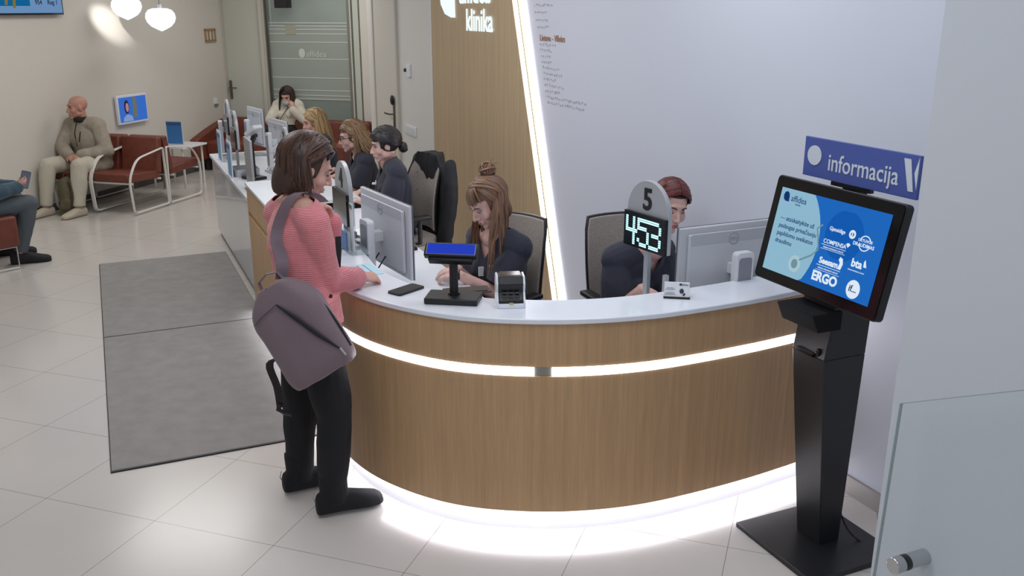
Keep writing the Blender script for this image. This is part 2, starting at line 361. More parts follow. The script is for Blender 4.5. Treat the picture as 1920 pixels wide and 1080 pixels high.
# faint small lettering on the wall right of the panel
wt = thing('wall_lettering', 'rows of tiny raised grey place names with one copper line on the wall', 'lettering', WO, AR)
mb = MB(); rr = random.Random(3)
rows = [2.33, 2.28, 2.22, 2.17, 2.12, 2.07, 2.02, 1.90, 1.86, 1.82, 1.78, 1.74, 1.70, 1.66, 1.62, 1.58, 1.54, 1.50]
for z in rows:
    x = edge(z) + .27; n = rr.randint(5, 9) + (9 if z < 1.55 else 0)
    for k in range(n):
        mb.box((x + k * .034 + rr.uniform(-.006, .006), -.002, z + rr.uniform(-.006, .006)), (rr.uniform(.008, .02), .004, rr.uniform(.008, .016)))
mb.build('small_letters', mat('grey_relief', (186, 187, 194), .5), wt)['kind'] = 'stuff'
txt('Lietuva - Vilnius', .062, face_M(-3.12, -.003, 1.945), None, .004, .0002).build('copper_letters', mat('copper', (176, 138, 118), .5), wt)
# switches
t = thing('wall_switch', 'white double rocker switch plate low on the wall by the door', 'switch', WO + H(156) * -6.37 + V((0, 0, .93)) + H(246) * .013, AR)
mb = MB(); mb.box((0, -.006, 0), (.36, .012, .1)); mb.build('plate', M_white, t, .003)
mb = MB()
for x in (-.12, 0, .12): mb.box((x, -.014, 0), (.09, .006, .07))
mb.build('rockers', M_whitep, t, .002)
t = thing('thermostat', 'small white wall sensor with dark knob above the switches', 'thermostat', WO + H(156) * -6.36 + V((0, 0, 1.54)) + H(246) * .013, AR)
mb = MB(); mb.box((0, -.012, 0), (.09, .024, .13)); mb.build('case', M_white, t, .004)
mb = MB(); mb.cyl((-.06, -.005, .0), (-.06, -.04, .0), .018); mb.build('knob', M_black, t)
t = thing('light_switch', 'tiny white switch on the waiting room wall left of the grey door', 'switch', TO + H(16) * 3.63 + V((0, 0, .87)), 74)
mb = MB(); mb.box((0, -.006, .03), (.08, .012, .08)); mb.build('plate', M_white, t, .003)
mb = MB(); mb.box((0, -.014, -.03), (.08, .02, .02)); mb.build('rocker', M_grey, t)
t = thing('wall_plaque', 'square wooden plaque with three white bars near the door', 'plaque', TO + H(16) * 3.64 + V((0, 0, 1.79)), 74)
mb = MB()
for z in (-.075, .075): mb.box((0, -.01, z), (.25, .02, .03))
for x in (-.11, -.04, .04, .11): mb.box((x, -.01, 0), (.03, .02, .15))
mb.build('wood_grid', mat('plaque_wood', (168, 138, 104), .6), t)
mb = MB(); mb.box((0, -.003, .01), (.24, .006, .14)); mb.build('white_backing', M_paper, t)

# ------------------------------------------------------------------ television screens on the waiting wall
t = thing('television', 'large black wall television top left showing blue picture and queue numbers', 'television', TO + H(16) * .22 + V((0, 0, 2.46)), 74)
mb = MB(); mb.box((0, -.045, 0), (1.25, .05, .76)); mb.build('case', M_blackgl, t, .004)
mb = MB(); mb.box((0, -.01, 0), (.4, .02, .3)); mb.build('wall_bracket', M_black, t)
mb = MB(); mb.box((0, -.072, .0), (1.21, .004, .72)); mb.build('screen', glow('tv_light_blue', (118, 158, 205), .75), t)
mb = MB(); mb.box((-.22, -.076, .03), (.74, .004, .64)); mb.build('screen_picture', glow('tv_blue', (20, 104, 160), .8), t)
mb = MB()
for x in (-.15, -.05): mb.band([(x - .02, -.08, -.28 - (x > -.1) * .03), (x + .02, -.08, 0), (x + .07, -.08, .25)], (.016, 0, 0), .004)
mb.build('picture_strokes', glow('tv_ochre', (150, 128, 62), .7), t)
mb = txt('954', .065, face_M(.27, -.077, -.255), None, .002, .001); txt('Reg 1', .065, face_M(.47, -.077, -.255), mb, .002, .001); mb.build('screen_text', mat('screen_ink', (22, 42, 80), .6), t)
t = thing('wall_display', 'small white framed wall screen showing a blue picture with a face', 'display', TO + H(16) * 1.81 + V((0, 0, .975)), 74)
mb = MB(); mb.box((0, -.035, 0), (.55, .035, .345)); mb.build('frame', M_white, t, .006)
mb = MB(); mb.box((0, -.01, 0), (.2, .02, .15)); mb.build('wall_bracket', M_grey, t)
mb = MB(); mb.box((0, -.0545, .0), (.50, .004, .29)); mb.build('screen', glow('display_blue', (64, 118, 215), .75), t)
mb = MB(); mb.box((.03, -.058, .02), (.07, .003, .24)); mb.build('picture_panel', glow('display_grey', (130, 136, 120), .6), t)
mb = MB(); mb.ell((-.12, -.058, .03), (.045, .003, .085)); mb.build('picture_hair', glow('display_hair', (70, 52, 80), .5), t)
mb = MB(); mb.ell((-.115, -.061, .025), (.028, .003, .055)); mb.build('picture_face', glow('display_face', (205, 160, 170), .6), t)
mb = MB(); mb.prism([(-.2, -.14), (-.02, -.14), (-.04, -.08), (-.12, -.055), (-.19, -.09)], -.062, -.059, 'y'); mb.build('picture_shirt', glow('display_shirt', (150, 180, 232), .65), t)

# ------------------------------------------------------------------ pendant lamps
M_pend = glow('pendant_glow', (250, 250, 255), 1.05)
def pendant():
    t = thing('pendant_lamp', '', 'lamp', (0, 0, 0), 0, 'white pendant lamps')
    n = 8; prof = [(.0, -.140), (.05, -.118), (.11, -.085), (.15, -.04), (.168, .01), (.160, .06), (.13, .10), (.08, .118), (.02, .12)]
    mb = MB(); mb.lathe([(max(r, .001), z) for r, z in prof], n=20); mb.build('shade', M_pend, t, ang=60)
    mb = MB(); mb.cyl((0, 0, .12), (0, 0, .16), .025, 12); mb.build('cap', M_whitep, t)
    mb = MB(); mb.cyl((0, 0, .15), (0, 0, 1.2), .003, 6); mb.build('cord', M_cable, t); return t
p0 = pendant(); put(p0, (-4.42, 11.0, 2.155), 0, 'left white pendant lamp glowing, cut by the top edge')
p1 = put(copy_tree(p0), (-4.05, 11.02, 2.03), 20, 'right white pendant lamp glowing, hanging slightly lower')
spot((-4.30, 9.70, 2.60), tuple(TO + H(16) * 1.62 + V((0, 0, 1.98))), 260, 15)  # added spot with no fixture, makes the bright patch on the left wall

# ------------------------------------------------------------------ floor mats
M_mat = mat('grey_mat', (142, 139, 137), .9, noise_s=9, noise_a=.04, bump=.3, bscale=240)
def mat_at(p, ln, label):
    o = thing('floor_mat', label, 'mat', p, 24, 'grey floor mats along the desk')
    mb = MB(); mb.box((.53, ln / 2, .006), (1.06, ln - .02, .011)); mb.build('pile', M_mat, o)
    mb = MB(); mb.box((.53, ln / 2, .002), (1.072, ln - .003, .0035)); mb.build('shade_rim', M_black, o)  # black rim paints the shaded mat thickness and the dark seam
mat_at((-1.931, 3.974, 0), 2.06, 'nearer grey floor mat along the desk, behind the standing woman')
mat_at((-2.769, 5.856, 0), 2.06, 'farther grey floor mat beside the white desk front')

# ------------------------------------------------------------------ the curved reception counter
F0 = [(-1.88, 6.42), (-1.40, 5.34), (-.985, 4.41), (-.862, 4.09), (-.675, 3.80), (-.445, 3.60), (-.195, 3.478), (.09, 3.435), (.33, 3.447), (.57, 3.502), (.82, 3.605), (1.085, 3.735), (1.36, 3.893), (1.47, 3.957)]
def spline(P, k=7):
    P = [V((p[0], p[1], 0)) for p in P]; out = []
    for i in range(len(P) - 1):
        p0 = P[max(i - 1, 0)]; p1 = P[i]; p2 = P[i + 1]; p3 = P[min(i + 2, len(P) - 1)]
        for j in range(k):
            t = j / k
            out.append(.5 * ((2 * p1) + (p2 - p0) * t + (2 * p0 - 5 * p1 + 4 * p2 - p3) * t * t + (3 * p1 - p0 - 3 * p2 + p3) * t ** 3))
    out.append(P[-1]); return out
FC = spline(F0)
def offs(C, d):
    out = []
    for i, p in enumerate(C):
        t = (C[min(i + 1, len(C) - 1)] - C[max(i - 1, 0)]).normalized(); out.append(p + V((-t.y, t.x, 0)) * d)
    return out
def smoothc(C, n):
    for _ in range(n): C = [C[0]] + [(C[i - 1] + C[i] * 2 + C[i + 1]) / 4 for i in range(1, len(C) - 1)] + [C[-1]]
    return C
FC = smoothc(FC, 3)
def ribbon(C, d0, d1, z0, z1, mb=None):
    mb = mb or MB(); a = offs(C, d0); b = offs(C, d1)
    mb.ring([[(p.x, p.y, z0), (q.x, q.y, z0), (q.x, q.y, z1), (p.x, p.y, z1)] for p, q in zip(a, b)]); return mb
CT = .975
ctr = thing('reception_counter', 'curved oak reception counter with white top and glowing light bands', 'counter', (0, 0, 0))
LZ = .748
mb = ribbon(FC, 0, .06, .112, LZ - .02); ribbon(FC, 0, .06, LZ + .02, CT - .022, mb); ribbon(FC, .016, .06, LZ - .02, LZ + .02, mb); mb.build('front_panel', M_wood, ctr)
mb = ribbon(FC, -.012, .245, CT - .022, CT); mb.build('counter_top', M_white, ctr, .004)
# right of the middle the ribbon is in two pieces with a small joint
iM = min(range(len(FC)), key=lambda i: abs(FC[i].x - .115)); 
i0 = min(range(len(FC)), key=lambda i: abs(FC[i].y - 4.35) + (9 if FC[i].x > -.8 else 0)); cA = FC[i0:iM]; cB = FC[iM + 1:]
mb = ribbon(cA, -.002, .015, LZ - .0185, LZ + .0185); mb.build('light_band', M_led, ctr)
mb = ribbon(cB, -.002, .015, LZ - .0185, LZ + .0185); mb.build('light_band', M_led, ctr)
mb = ribbon(FC[iM - 1:iM + 2], .004, .015, LZ - .018, LZ + .018); mb.build('band_joint', M_alu, ctr)
mb = ribbon(FC, .05, .12, 0, .112); mb.build('plinth', M_white, ctr)
mb = ribbon(FC, .018, .044, .104, .111); mb.build('plinth_light', M_ledk, ctr)
mb = MB(); e0, e1 = offs(FC, 0)[0], offs(FC, .245)[0]
dv = (e1 - e0); n_ = V((-dv.y, dv.x, 0)).normalized() * .02
mb.hexa([(p.x, p.y, 0.0) for p in (e0, e1, e1 + n_, e0 + n_)], [(p.x, p.y, CT - .022) for p in (e0, e1, e1 + n_, e0 + n_)]); mb.build('end_panel', M_wood, ctr)
DT = .745
mb = ribbon(FC[1:-3], .246, .80, DT - .03, DT); desk = mb.build('staff_desk', M_white, None, .003); tag(desk, 'low white staff desk following the inside of the curved counter', 'desk')
mb = MB(); I = offs(FC, .246); mb2 = ribbon(FC[1:-1], .20, .244, .0, CT - .024); mb2.build('inner_panel', M_whitep, ctr)
# legs of the staff desk
dl = MB()
for i in (10, 30, 50, 70):
    p = offs(FC, .62)[i]; dl.cyl((p.x, p.y, 0), (p.x, p.y, DT - .03), .025, 10)
    o = dl.build('leg', M_silver, desk); dl = MB()
# ------------------------------------------------------------------ white counter further back
wc = thing('white_counter', 'long low white counter running back from the oak counter', 'counter', (-2.005, 6.84, 0), 24)
WT = .80
L0, L1 = -.42, 2.22
mb = MB(); mb.box((.02, (L0 + L1) / 2, (WT - .03) / 2 + .03), (.04, L1 - L0, WT - .09)); mb.build('front_panel', M_frontwhite, wc)
mb = MB(); mb.box((.37, (L0 + L1) / 2 + .0, WT - .015), (.78, L1 - L0 + .02, .03)); mb.build('counter_top', M_white, wc, .003)
mb = MB(); mb.box((.06, (L0 + L1) / 2, .03), (.03, L1 - L0, .06)); mb.build('plinth', M_grey, wc)
mb = MB(); mb.box((.38, L1 - .02, WT / 2 - .02), (.72, .035, WT - .04)); mb.build('end_panel', M_frontwhite, wc)

# ------------------------------------------------------------------ foreground wall with glass panel
FO = V((.79, 1.75, 0))
mb = MB(); mb.box((1.0, .3, 1.6), (2.0, .6, 3.2)); frame_obj('wall_near', mat('near_wall_paint', (203, 207, 214), .5), FO, AR, mb)
gp = thing('glass_panel', 'clear glass balustrade panel with steel fixing on the nearest wall', 'glass panel', FO, AR)
mb = MB(); mb.prism([(.042, .30), (1.2, .9), (1.2, 1.98), (.07, 1.405)], -.060, -.054, 'y')
gm = glass_pane('balustrade_glass', (190, 205, 205), .02, .05); mb.build('pane', gm, gp)
mb = MB(); mb.prism([(.042, .30), (.0445, .30), (.0725, 1.406), (.07, 1.405)], -.0605, -.0535, 'y'); mb.band([(.071, -.057, 1.405), (1.2, -.057, 1.98)], (0, .003, 0), .0012)
mb.build('pane_edge', glass_pane('glass_edge', (150, 168, 166), .55, .2), gp)
def standoff(x, z):
    mb = MB(); mb.cyl((x, 0, z), (x, -.05, z), .016, 24); f = mb.build('standoff_barrel', M_chrome, gp)
    mb = MB(); mb.cyl((x, -.050, z), (x, -.066, z), .0165, 24); mb.build('gasket', M_black, f)
    mb = MB(); mb.cyl((x, -.064, z), (x, -.088, z), .017, 28); mb.build('cap', M_chrome, f, .002)
standoff(.13, 1.08); standoff(.55, 1.0)
# ------------------------------------------------------------------ kiosk
KO = V((1.285, 3.385, 0))
kb = thing('information_kiosk', 'black self service kiosk with tilted touch screen and blue sign', 'kiosk', (1.285, 3.405, 0), AR)
# local: +x = away along the desk wall towards the viewer, -y = the side the screen faces
mb = MB(); mb.box((.02, -.02, .012), (.47, .46, .022)); mb.build('base_plate', M_blackm, kb, .003)
# column leaning towards the user, wider at the top
def rect(x0, x1, y0, y1, z): return [(x0, y0, z), (x1, y0, z), (x1, y1, z), (x0, y1, z)]
mb = MB(); mb.hexa(rect(-.068, .072, -.045, .055, .022), rect(-.088, .092, -.145, .06, .86)); mb.hexa(rect(-.088, .092, -.145, .06, .86), rect(-.088, .092, -.105, .07, 1.12)); mb.build('column', M_blackm, kb, .004)
mb = MB(); mb.box((-.01, -.148, .868), (.10, .02, .012)); mb.build('ticket_slot', M_blackgl, kb)
mb = MB(); mb.ell((.055, -.144, .885), (.010, .012, .016)); mb.build('scanner_eye', M_blackgl, kb)
mb = MB(); mb.hexa(rect(-.10, .104, -.20, -.09, .985), rect(-.10, .104, -.235, -.09, 1.06)); mb.build('printer_housing', mat('matt_black', (22, 22, 24), .8, spec=.2), kb, .004)
# holes of the little loudspeaker
mb = MB()
for i in range(9):
    for j in range(4): mb.cyl((-.05 + i * .011, -.128 + j * .0035, .925 + j * .011), (-.05 + i * .011, -.134 + j * .0035, .924 + j * .011), .0028, 6)
mb.build('speaker_holes', M_black, kb)
# tilted screen
hold = bpy.data.objects.new('screen_unit', None); COL.objects.link(hold); hold.parent = kb
TILT = 12
sc_c = V((.0, -.12, 1.302)); T_ = Matrix.Translation(sc_c) @ Matrix.Rotation(R(-TILT), 4, 'X') @ Matrix.Diagonal((.95, 1, .95, 1))
mb = MB(); W_, H_ = .70, .445
def rrect(w, h, r, k=5):
    pts = []
    for cx, cy, a0 in ((w / 2 - r, h / 2 - r, 0), (-w / 2 + r, h / 2 - r, 90), (-w / 2 + r, -h / 2 + r, 180), (w / 2 - r, -h / 2 + r, 270)):
        for i in range(k + 1): pts.append((cx + r * math.cos(R(a0 + 90 * i / k)), cy + r * math.sin(R(a0 + 90 * i / k))))
    return pts
mb.prism(rrect(W_, H_, .018), 0, .035, 'y'); mb.xf(T_); case = mb.build('screen_case', M_black, kb, .003)
mb = MB(); mb.prism(rrect(W_ - .012, H_ - .012, .014), -.004, .0, 'y'); mb.xf(T_); mb.build('bezel', M_blackgl, case)
SW, SH = .60, .35
mb = MB(); mb.box((0, -.006, 0), (SW, .003, SH)); mb.xf(T_); scr = mb.build('screen', glow('kiosk_blue', (34, 110, 200), .85), case)
# pale round area
cx, cz, rad = -.335, -.02, .33; pts = []
for i in range(60):
    a = 2 * math.pi * i / 60; x = max(-SW / 2, min(SW / 2, cx + rad * .95 * math.cos(a))); z = max(-SH / 2, min(SH / 2, cz + rad * .88 * math.sin(a)))
    if not pts or (abs(pts[-1][0] - x) + abs(pts[-1][1] - z)) > 1e-4: pts.append((x, z))
mb = MB(); mb.prism(pts, -.0085, -.0078, 'y'); mb.xf(T_); mb.build('screen_pale_area', glow('kiosk_pale', (150, 195, 218), .85), scr)
mb = MB(); mb.ell((.10, -.0079, .05), (.10, .0004, .10)); mb.xf(T_); mb.build('screen_dark_circle', glow('kiosk_deep', (22, 96, 186), .85), scr)
# stethoscope in the picture
mb = MB(); mb.ell((-.12, -.009, -.115), (.034, .0006, .036)); mb.xf(T_); mb.build('picture_disc', glow('kiosk_steth', (178, 208, 218), .85), scr)
mb = MB(); mb.ell((-.12, -.0098, -.115), (.018, .0004, .02)); mb.tube([(-.10, -.009, -.095), (-.04, -.009, -.06), (-.012, -.009, -.03), (-.03, -.009, .02), (-.045, -.009, .05), (-.02, -.009, .07)], [(.004, .0006)] * 6, 6, side=(1, 0, 0)); mb.xf(T_); mb.build('picture_tube', glow('kiosk_tube', (122, 158, 172), .8), scr)
def st(s, size, x, z, al='LEFT', bold=0, m=None, nm='screen_text', xs=1):
    q = txt(s, size, T_ @ face_M(x, -.0095, z), None, .0006, bold, al, xs); return q.build(nm, m, scr)
DB = glow('screen_dark_blue', (22, 66, 128), .7); WH = glow('screen_white', (225, 238, 250), .95)
mb = MB()
for l_, z in (('— atsiskaitykite už', .052), ('paslaugas privačiuoju', .02), ('papildomu sveikatos', -.012), ('draudimu', -.044)): txt(l_, .0265, T_ @ face_M(-.265, -.0095, z), mb, .0006, .0002, 'LEFT')
mb.build('screen_sentence', DB, scr)
mb = MB(); txt('affidea', .036, T_ @ face_M(-.232, -.0095, .138), mb, .0006, 0, 'LEFT'); txt('klinika', .012, T_ @ face_M(-.20, -.0095, .118), mb, .0006, 0, 'LEFT'); mb.prism([T for T in []] or [(-.275, .160), (-.262, .160), (-.248, .150), (-.243, .122), (-.262, .122), (-.274, .130), (-.279, .145)], -.0098, -.0092, 'y') if 0 else None
lg = MB(); lg.prism([(-.262, .163), (-.25, .158), (-.244, .145), (-.242, .122), (-.263, .122), (-.275, .130), (-.279, .145), (-.274, .158)], -.0101, -.0094, 'y'); lg.xf(T_); mb.add(lg.v, lg.f); mb.build('screen_logo', DB, scr)
add = lambda s, size, x, z, b=0, al='CENTER', xs=1: txt(s, size, T_ @ face_M(x, -.0095, z), None, .0006, b, al, xs).build('insurer_name', WH, scr)
add('Gjensidige', .0215, .062, .065, .0003, xs=.95)
add('COMPENSA', .0235, .066, .012, .0003); add('VIENNA INSURANCE GROUP', .0085, .066, -.012)
add('Seesam', .034, .060, -.066, .0012); add('VIENNA INSURANCE GROUP', .0085, .066, -.096)
add('ERGO', .052, .060, -.132, .0022)
add('LIETUVOS', .016, .212, .055, .0002); add('DRAUDIMAS', .019, .208, .037, .0003)
add('bta', .043, .200, -.036, .0014); add('VIENNA INSURANCE GROUP', .0065, .205, -.064)
def flat(poly, a=-.0101, b=-.0094):
    q = MB(); q.prism(poly, a, b, 'y'); q.xf(T_); q.build('insurer_mark', WH, scr)
def ringp(cx, cz, r0, r1, a0=0, a1=360, k=24):
    an = [R(a0 + (a1 - a0) * i / k) for i in range(k + 1)]; q = MB()
    q.ring([[(cx + r * math.cos(a), y, cz + r * math.sin(a)) for r, y in ((r0, -.0101), (r1, -.0101), (r1, -.0094), (r0, -.0094))] for a in an]); q.xf(T_); q.build('insurer_mark', WH, scr)
ringp(.142, .066, .009, .017); flat([(.139, .052), (.144, .052), (.144, .08), (.139, .077)])
for a in (-40, -13, 13, 40): flat([(.135, .012), (.135 + .012 * math.sin(R(a)) - .004, .012 + .018 * math.cos(R(a))), (.135 + .012 * math.sin(R(a)) + .004, .012 + .018 * math.cos(R(a)))])
flat([(.0, -.003), (.13, -.003), (.13, -.001), (.0, -.001)]); flat([(.0, -.0195), (.13, -.0195), (.13, -.018), (.0, -.018)])
flat([(.0, -.086), (.13, -.086), (.13, -.084), (.0, -.084)]); flat([(.0, -.105), (.13, -.105), (.13, -.1035), (.0, -.1035)])
flat([(.112, -.078), (.128, -.078), (.134, -.055), (.128, -.035), (.114, -.03), (.108, -.042), (.118, -.052)])
ringp(.212, .046, .026, .030, 15, 160); ringp(.212, .046, .026, .030, 195, 340)
flat([(.235, -.04), (.25, -.04), (.238, -.012), (.233, -.02)])
flat([(.215 + .034 * math.cos(R(a)), -.132 + .036 * math.sin(R(a))) for a in range(0, 360, 12)])

q = txt('if...', .036, T_ @ face_M(.214, -.0108, -.131), None, .0006, .0006); q.build('insurer_mark_text', DB, scr)
bpy.data.objects.remove(hold)
mb = MB(); mb.box((.005, .01, 1.20), (.14, .10, .26)); mb.box((.005, .0, 1.42), (.085, .04, .34)); mb.build('sign_post', M_black, kb)
mb = MB(); mb.box((.0, -.012, 1.53), (.20, .02, .06)); mb.build('sign_clip', M_black, kb)
mb = MB(); mb.box((.04, -.03, 1.595), (.57, .012, .152)); sg = mb.build('sign_board', mat('sign_blue', (70, 88, 160), .5), kb, .002)
M_sw = mat('sign_white', (205, 214, 222), .5)
mb = MB(); mb.cyl((-.185, -.0365, 1.603), (-.185, -.039, 1.603), .038, 32); txt('informacija', .092, face_M(-.11, -.0375, 1.585), mb, .002, .0006, 'LEFT', .86); mb.prism([(.255, 1.655), (.285, 1.655), (.308, 1.545), (.286, 1.545)], -.039, -.0365, 'y'); mb.prism([(.306, 1.61), (.321, 1.665), (.321, 1.555)], -.039, -.0365, 'y'); mb.build('sign_text', M_sw, sg)
mb = MB(); mb.tube(curve_([(.04, .05, .20), (.08, .09, .07), (.14, .15, .01), (.24, .20, .006), (.36, .24, .006), (.5, .25, .006)]), .004, 6); mb.build('power_cable', M_cable, kb)

# ------------------------------------------------------------------ office monitors
M_monb = mat('monitor_back', (196, 198, 204), .4)
def monitor(name='monitor'):
    """origin on the desk under the panel; back of the panel looks to local -Y"""
    t = thing(name, '', 'monitor', (0, 0, 0), 0, 'office monitors on the desks')
    mb = MB(); mb.prism([(-.28, .10), (.28, .10), (.28, .47), (-.28, .47)], 0, .018, 'y'); mb.prism([(-.24, .13), (.24, .13), (.24, .44), (-.24, .44)], -.018, .0, 'y'); b = mb.build('back_cover', M_monb, t, .006)
    mb = MB(); mb.box((0, .021, .285), (.562, .006, .372)); mb.build('bezel', mat('monitor_rim', (112, 114, 120), .35, .4), t, .002)
    mb = MB(); mb.box((0, .0255, .29), (.53, .003, .335)); mb.build('screen', glow('office_screen', (150, 175, 205), .5), t)
    q = MB(); q.box((0, -.0186, .415), (.46, .001, .05)); q.build('top_stripe', mat('monitor_stripe', (180, 182, 190), .45), b)
    q = MB(); q.tube([(.026 * math.cos(R(a)), -.0195, .405 + .026 * math.sin(R(a))) for a in range(0, 360, 20)], .0016, 6, True); txt('DELL', .017, face_M(0, -.0195, .405), q, .001); q.build('logo', mat('logo_grey', (150, 152, 160), .4), b)
    q = MB(); q.box((-.25, -.0186, .15), (.02, .001, .014)); q.box((-.25, -.0186, .18), (.02, .001, .014)); q.build('ports', M_black, b)
    mb = MB(); mb.prism(rrect(.095, .32, .02), -.115, -.075, 'y'); mb.v = [(x, y, z + .20) for x, y, z in mb.v]; mb.box((0, -.045, .27), (.05, .06, .05)); s = mb.build('stand_column', M_whitep, t, .003)
    mb = MB(); mb.prism(rrect(.07, .27, .014), -.1165, -.1151, 'y'); mb.v = [(x, y, z + .20) for x, y, z in mb.v]; mb.build('column_inlay', mat('inlay_grey', (138, 140, 150), .4), s)
    mb = MB(); mb.box((0, -.03, .008), (.25, .19, .016)); mb.build('stand_base', M_silver, t, .004)
    for x in (-.03, .045): mb = MB(); mb.tube([(x, -.02, .17), (x - .01, -.05, .12), (x - .03, -.09, .05), (x - .02, -.12, .03)], .0035, 6); mb.build('cable', M_cable, t)
    return t
mo = monitor(); mo.scale = (1.12, 1, 1.02); put(mo, (-.665, 4.655, DT), -59, 'white monitor seen from behind beside the woman in pink')
m2 = put(copy_tree(mo), (1.00, 4.07, DT), 24, 'white monitor beside the 453 number sign, hiding a seated colleague'); m2.scale = (1, 1, 1)
# monitors on the white counter
WCo = V((-2.005, 6.84, 0))
def wcp(u, v, z=0): return WCo + H(66) * u + H(-24) * v + V((0, 0, z))
M3 = put(copy_tree(mo), wcp(.42, .92, WT), -55, 'white monitor in the middle of the low white counter')
M4 = put(copy_tree(mo), wcp(.40, 1.98, WT), -55, 'white monitor near the far end of the low white counter')
M5 = put(copy_tree(mo), wcp(.16, 1.98, WT), -66, 'white monitor turned edge on at the far end of the counter')
for m_ in (M3, M4, M5): m_.scale = (.72, .85, .95)

# ------------------------------------------------------------------ number signs
def number_sign(n, led, pole, col=(190, 250, 255), paper=False):
    """origin at the foot; faces local -Y"""
    t = thing('number_sign', '', 'sign', (0, 0, 0), 0, 'desk number signs')
    Wd = .285; z0 = pole; LH = .16; AH = .15
    mb = MB(); pts = [(-Wd / 2, z0 - .0), (Wd / 2, z0 - .0), (Wd / 2, z0 + LH)] + [(Wd / 2 * math.cos(R(a)), z0 + LH + AH * math.sin(R(a))) for a in range(10, 180, 10)] + [(-Wd / 2, z0 + LH)]
    mb.prism(pts, 0, .022, 'y'); f = mb.build('sign_plate', mat('sign_plate_grey', (178, 180, 184), .4, .2), t, .002)
    q = txt(str(n), .135, face_M(.0, -.002, z0 + LH + .062), None, .003, .003); q.build('number', M_black, f)
    mb = MB(); mb.box((0, -.008, z0 + LH / 2), (Wd, .016, LH)); d = mb.build('display', M_blackgl, t)
    if led:
        G = {'4': ['10010', '10010', '10010', '11111', '00010', '00010', '00010'], '5': ['11111', '10000', '11110', '00001', '00001', '10001', '01110'], '3': ['11110', '00001', '00001', '01110', '00001', '00001', '11110'],
             '1': ['00100', '01100', '00100', '00100', '00100', '00100', '01110'], '2': ['01110', '10001', '00001', '00110', '01000', '10000', '11111'], '0': ['01110', '10001', '10001', '10001', '10001', '10001', '01110']}
        mb = MB()
        for k, ch in enumerate(led):
            for r_, row in enumerate(G[ch]):
                for c_, b_ in enumerate(row):
                    if b_ == '1':
                        for s_ in (0, 1): mb.box((-.116 + k * .082 + c_ * .0165 - .004, -.0165, z0 + LH - .024 - r_ * .0186 - s_ * .0093), (.0145, .002, .0062))
        mb.build('led_digits', glow('led_cyan', col, 1.6), d)
    if pole > .02:
        mb = MB(); mb.box((.0, .012, z0 / 2), (.028, .02, z0)); mb.build('pole', M_silver, t)
        mb = MB(); mb.box((0, .01, .005), (.14, .10, .01)); mb.build('foot', M_silver, t)
    return t
s5 = number_sign(5, '453', .37); put(s5, (.60, 3.985, DT), -59, 'rounded grey number 5 sign with glowing 453 display')
mb = MB(); mb.box((.13, .012, .14), (.02, .02, .28)); mb.box((.13, .012, .005), (.06, .08, .01)); mb.build('second_pole', M_silver, s5)
s4 = number_sign(4, None, .13); put(s4, (-.865, 4.60, CT - .001), -66, 'rounded grey number 4 sign above a brochure holder on the counter')
t = thing('brochure_holder', 'clear acrylic holder with blue and white leaflets below number 4', 'brochure holder', (-.815, 4.50, CT), -66)
mb = MB(); mb.box((0, .0, .13), (.22, .004, .26)); mb.box((0, .03, .002), (.22, .1, .004)); mb.box((0, -.03, .06), (.22, .003, .12)); mb.build('acrylic', glass_pane('acrylic_pane', (200, 215, 225), .25, .05), t)
mb = MB(); mb.box((0, -.006, .135), (.20, .004, .24)); mb.build('leaflet', M_paper, t)
mb = MB(); mb.box((-.05, -.0095, .15), (.06, .002, .16)); mb.build('leaflet_panel', mat('leaf_mauve', (140, 146, 176), .6), t)
mb = MB(); mb.box((0, -.0095, .24), (.18, .002, .02)); mb.build('leaflet_heading', M_grey, t)
mb = MB(); mb.box((-.02, -.034, .06), (.15, .003, .09)); mb.build('blue_leaflet', mat('leaf_blue', (70, 110, 170), .5), t)
s3 = number_sign(3, None, .20); put(s3, (-1.80, 7.26, DT), -66, 'rounded grey number 3 sign on the desk behind the pink sweater woman')
s2 = number_sign(2, None, .22); put(s2, wcp(.07, .98, WT), -66, 'rounded grey number 2 sign halfway along the white counter')
s1 = number_sign(1, None, .24); put(s1, wcp(.12, 1.80, WT), -66, 'rounded grey number 1 sign at the far end of the white counter')
M_lb = mat('poster_blue', (120, 165, 205), .5)
def leaf_board(loc, rz, label, h=.3):
    t = thing('leaflet_board', label, 'leaflet board', loc, rz, 'leaflet boards on the white counter')
    mb = MB(); mb.box((0, 0, h / 2), (.22, .008, h)); mb.box((0, .02, .004), (.2, .08, .008)); mb.build('board', M_whitep, t)
    mb = MB(); mb.box((0, -.006, h / 2), (.2, .004, h - .03)); mb.build('poster', M_lb, t)
    mb = MB(); mb.box((0, -.0095, h - .04), (.2, .003, .03)); mb.build('poster_heading', mat('poster_navy', (60, 90, 130), .5), t); return t
leaf_board(wcp(.03, 1.74, WT), -66, 'light blue leaflet board under the number 1 sign', .28)
leaf_board(wcp(.0, .84, WT), -66, 'light blue leaflet board under the number 2 sign', .3)
bp_ = thing('partition_panel', 'slim tall silver panel standing edge on on the white counter', 'panel', wcp(.06, .16, WT), -66)
mb = MB(); mb.box((0, 0, .2), (.30, .02, .40)); mb.build('panel', M_silver, bp_, .003)
mb = MB(); mb.box((0, 0, .005), (.2, .08, .01)); mb.build('foot', M_grey, bp_)

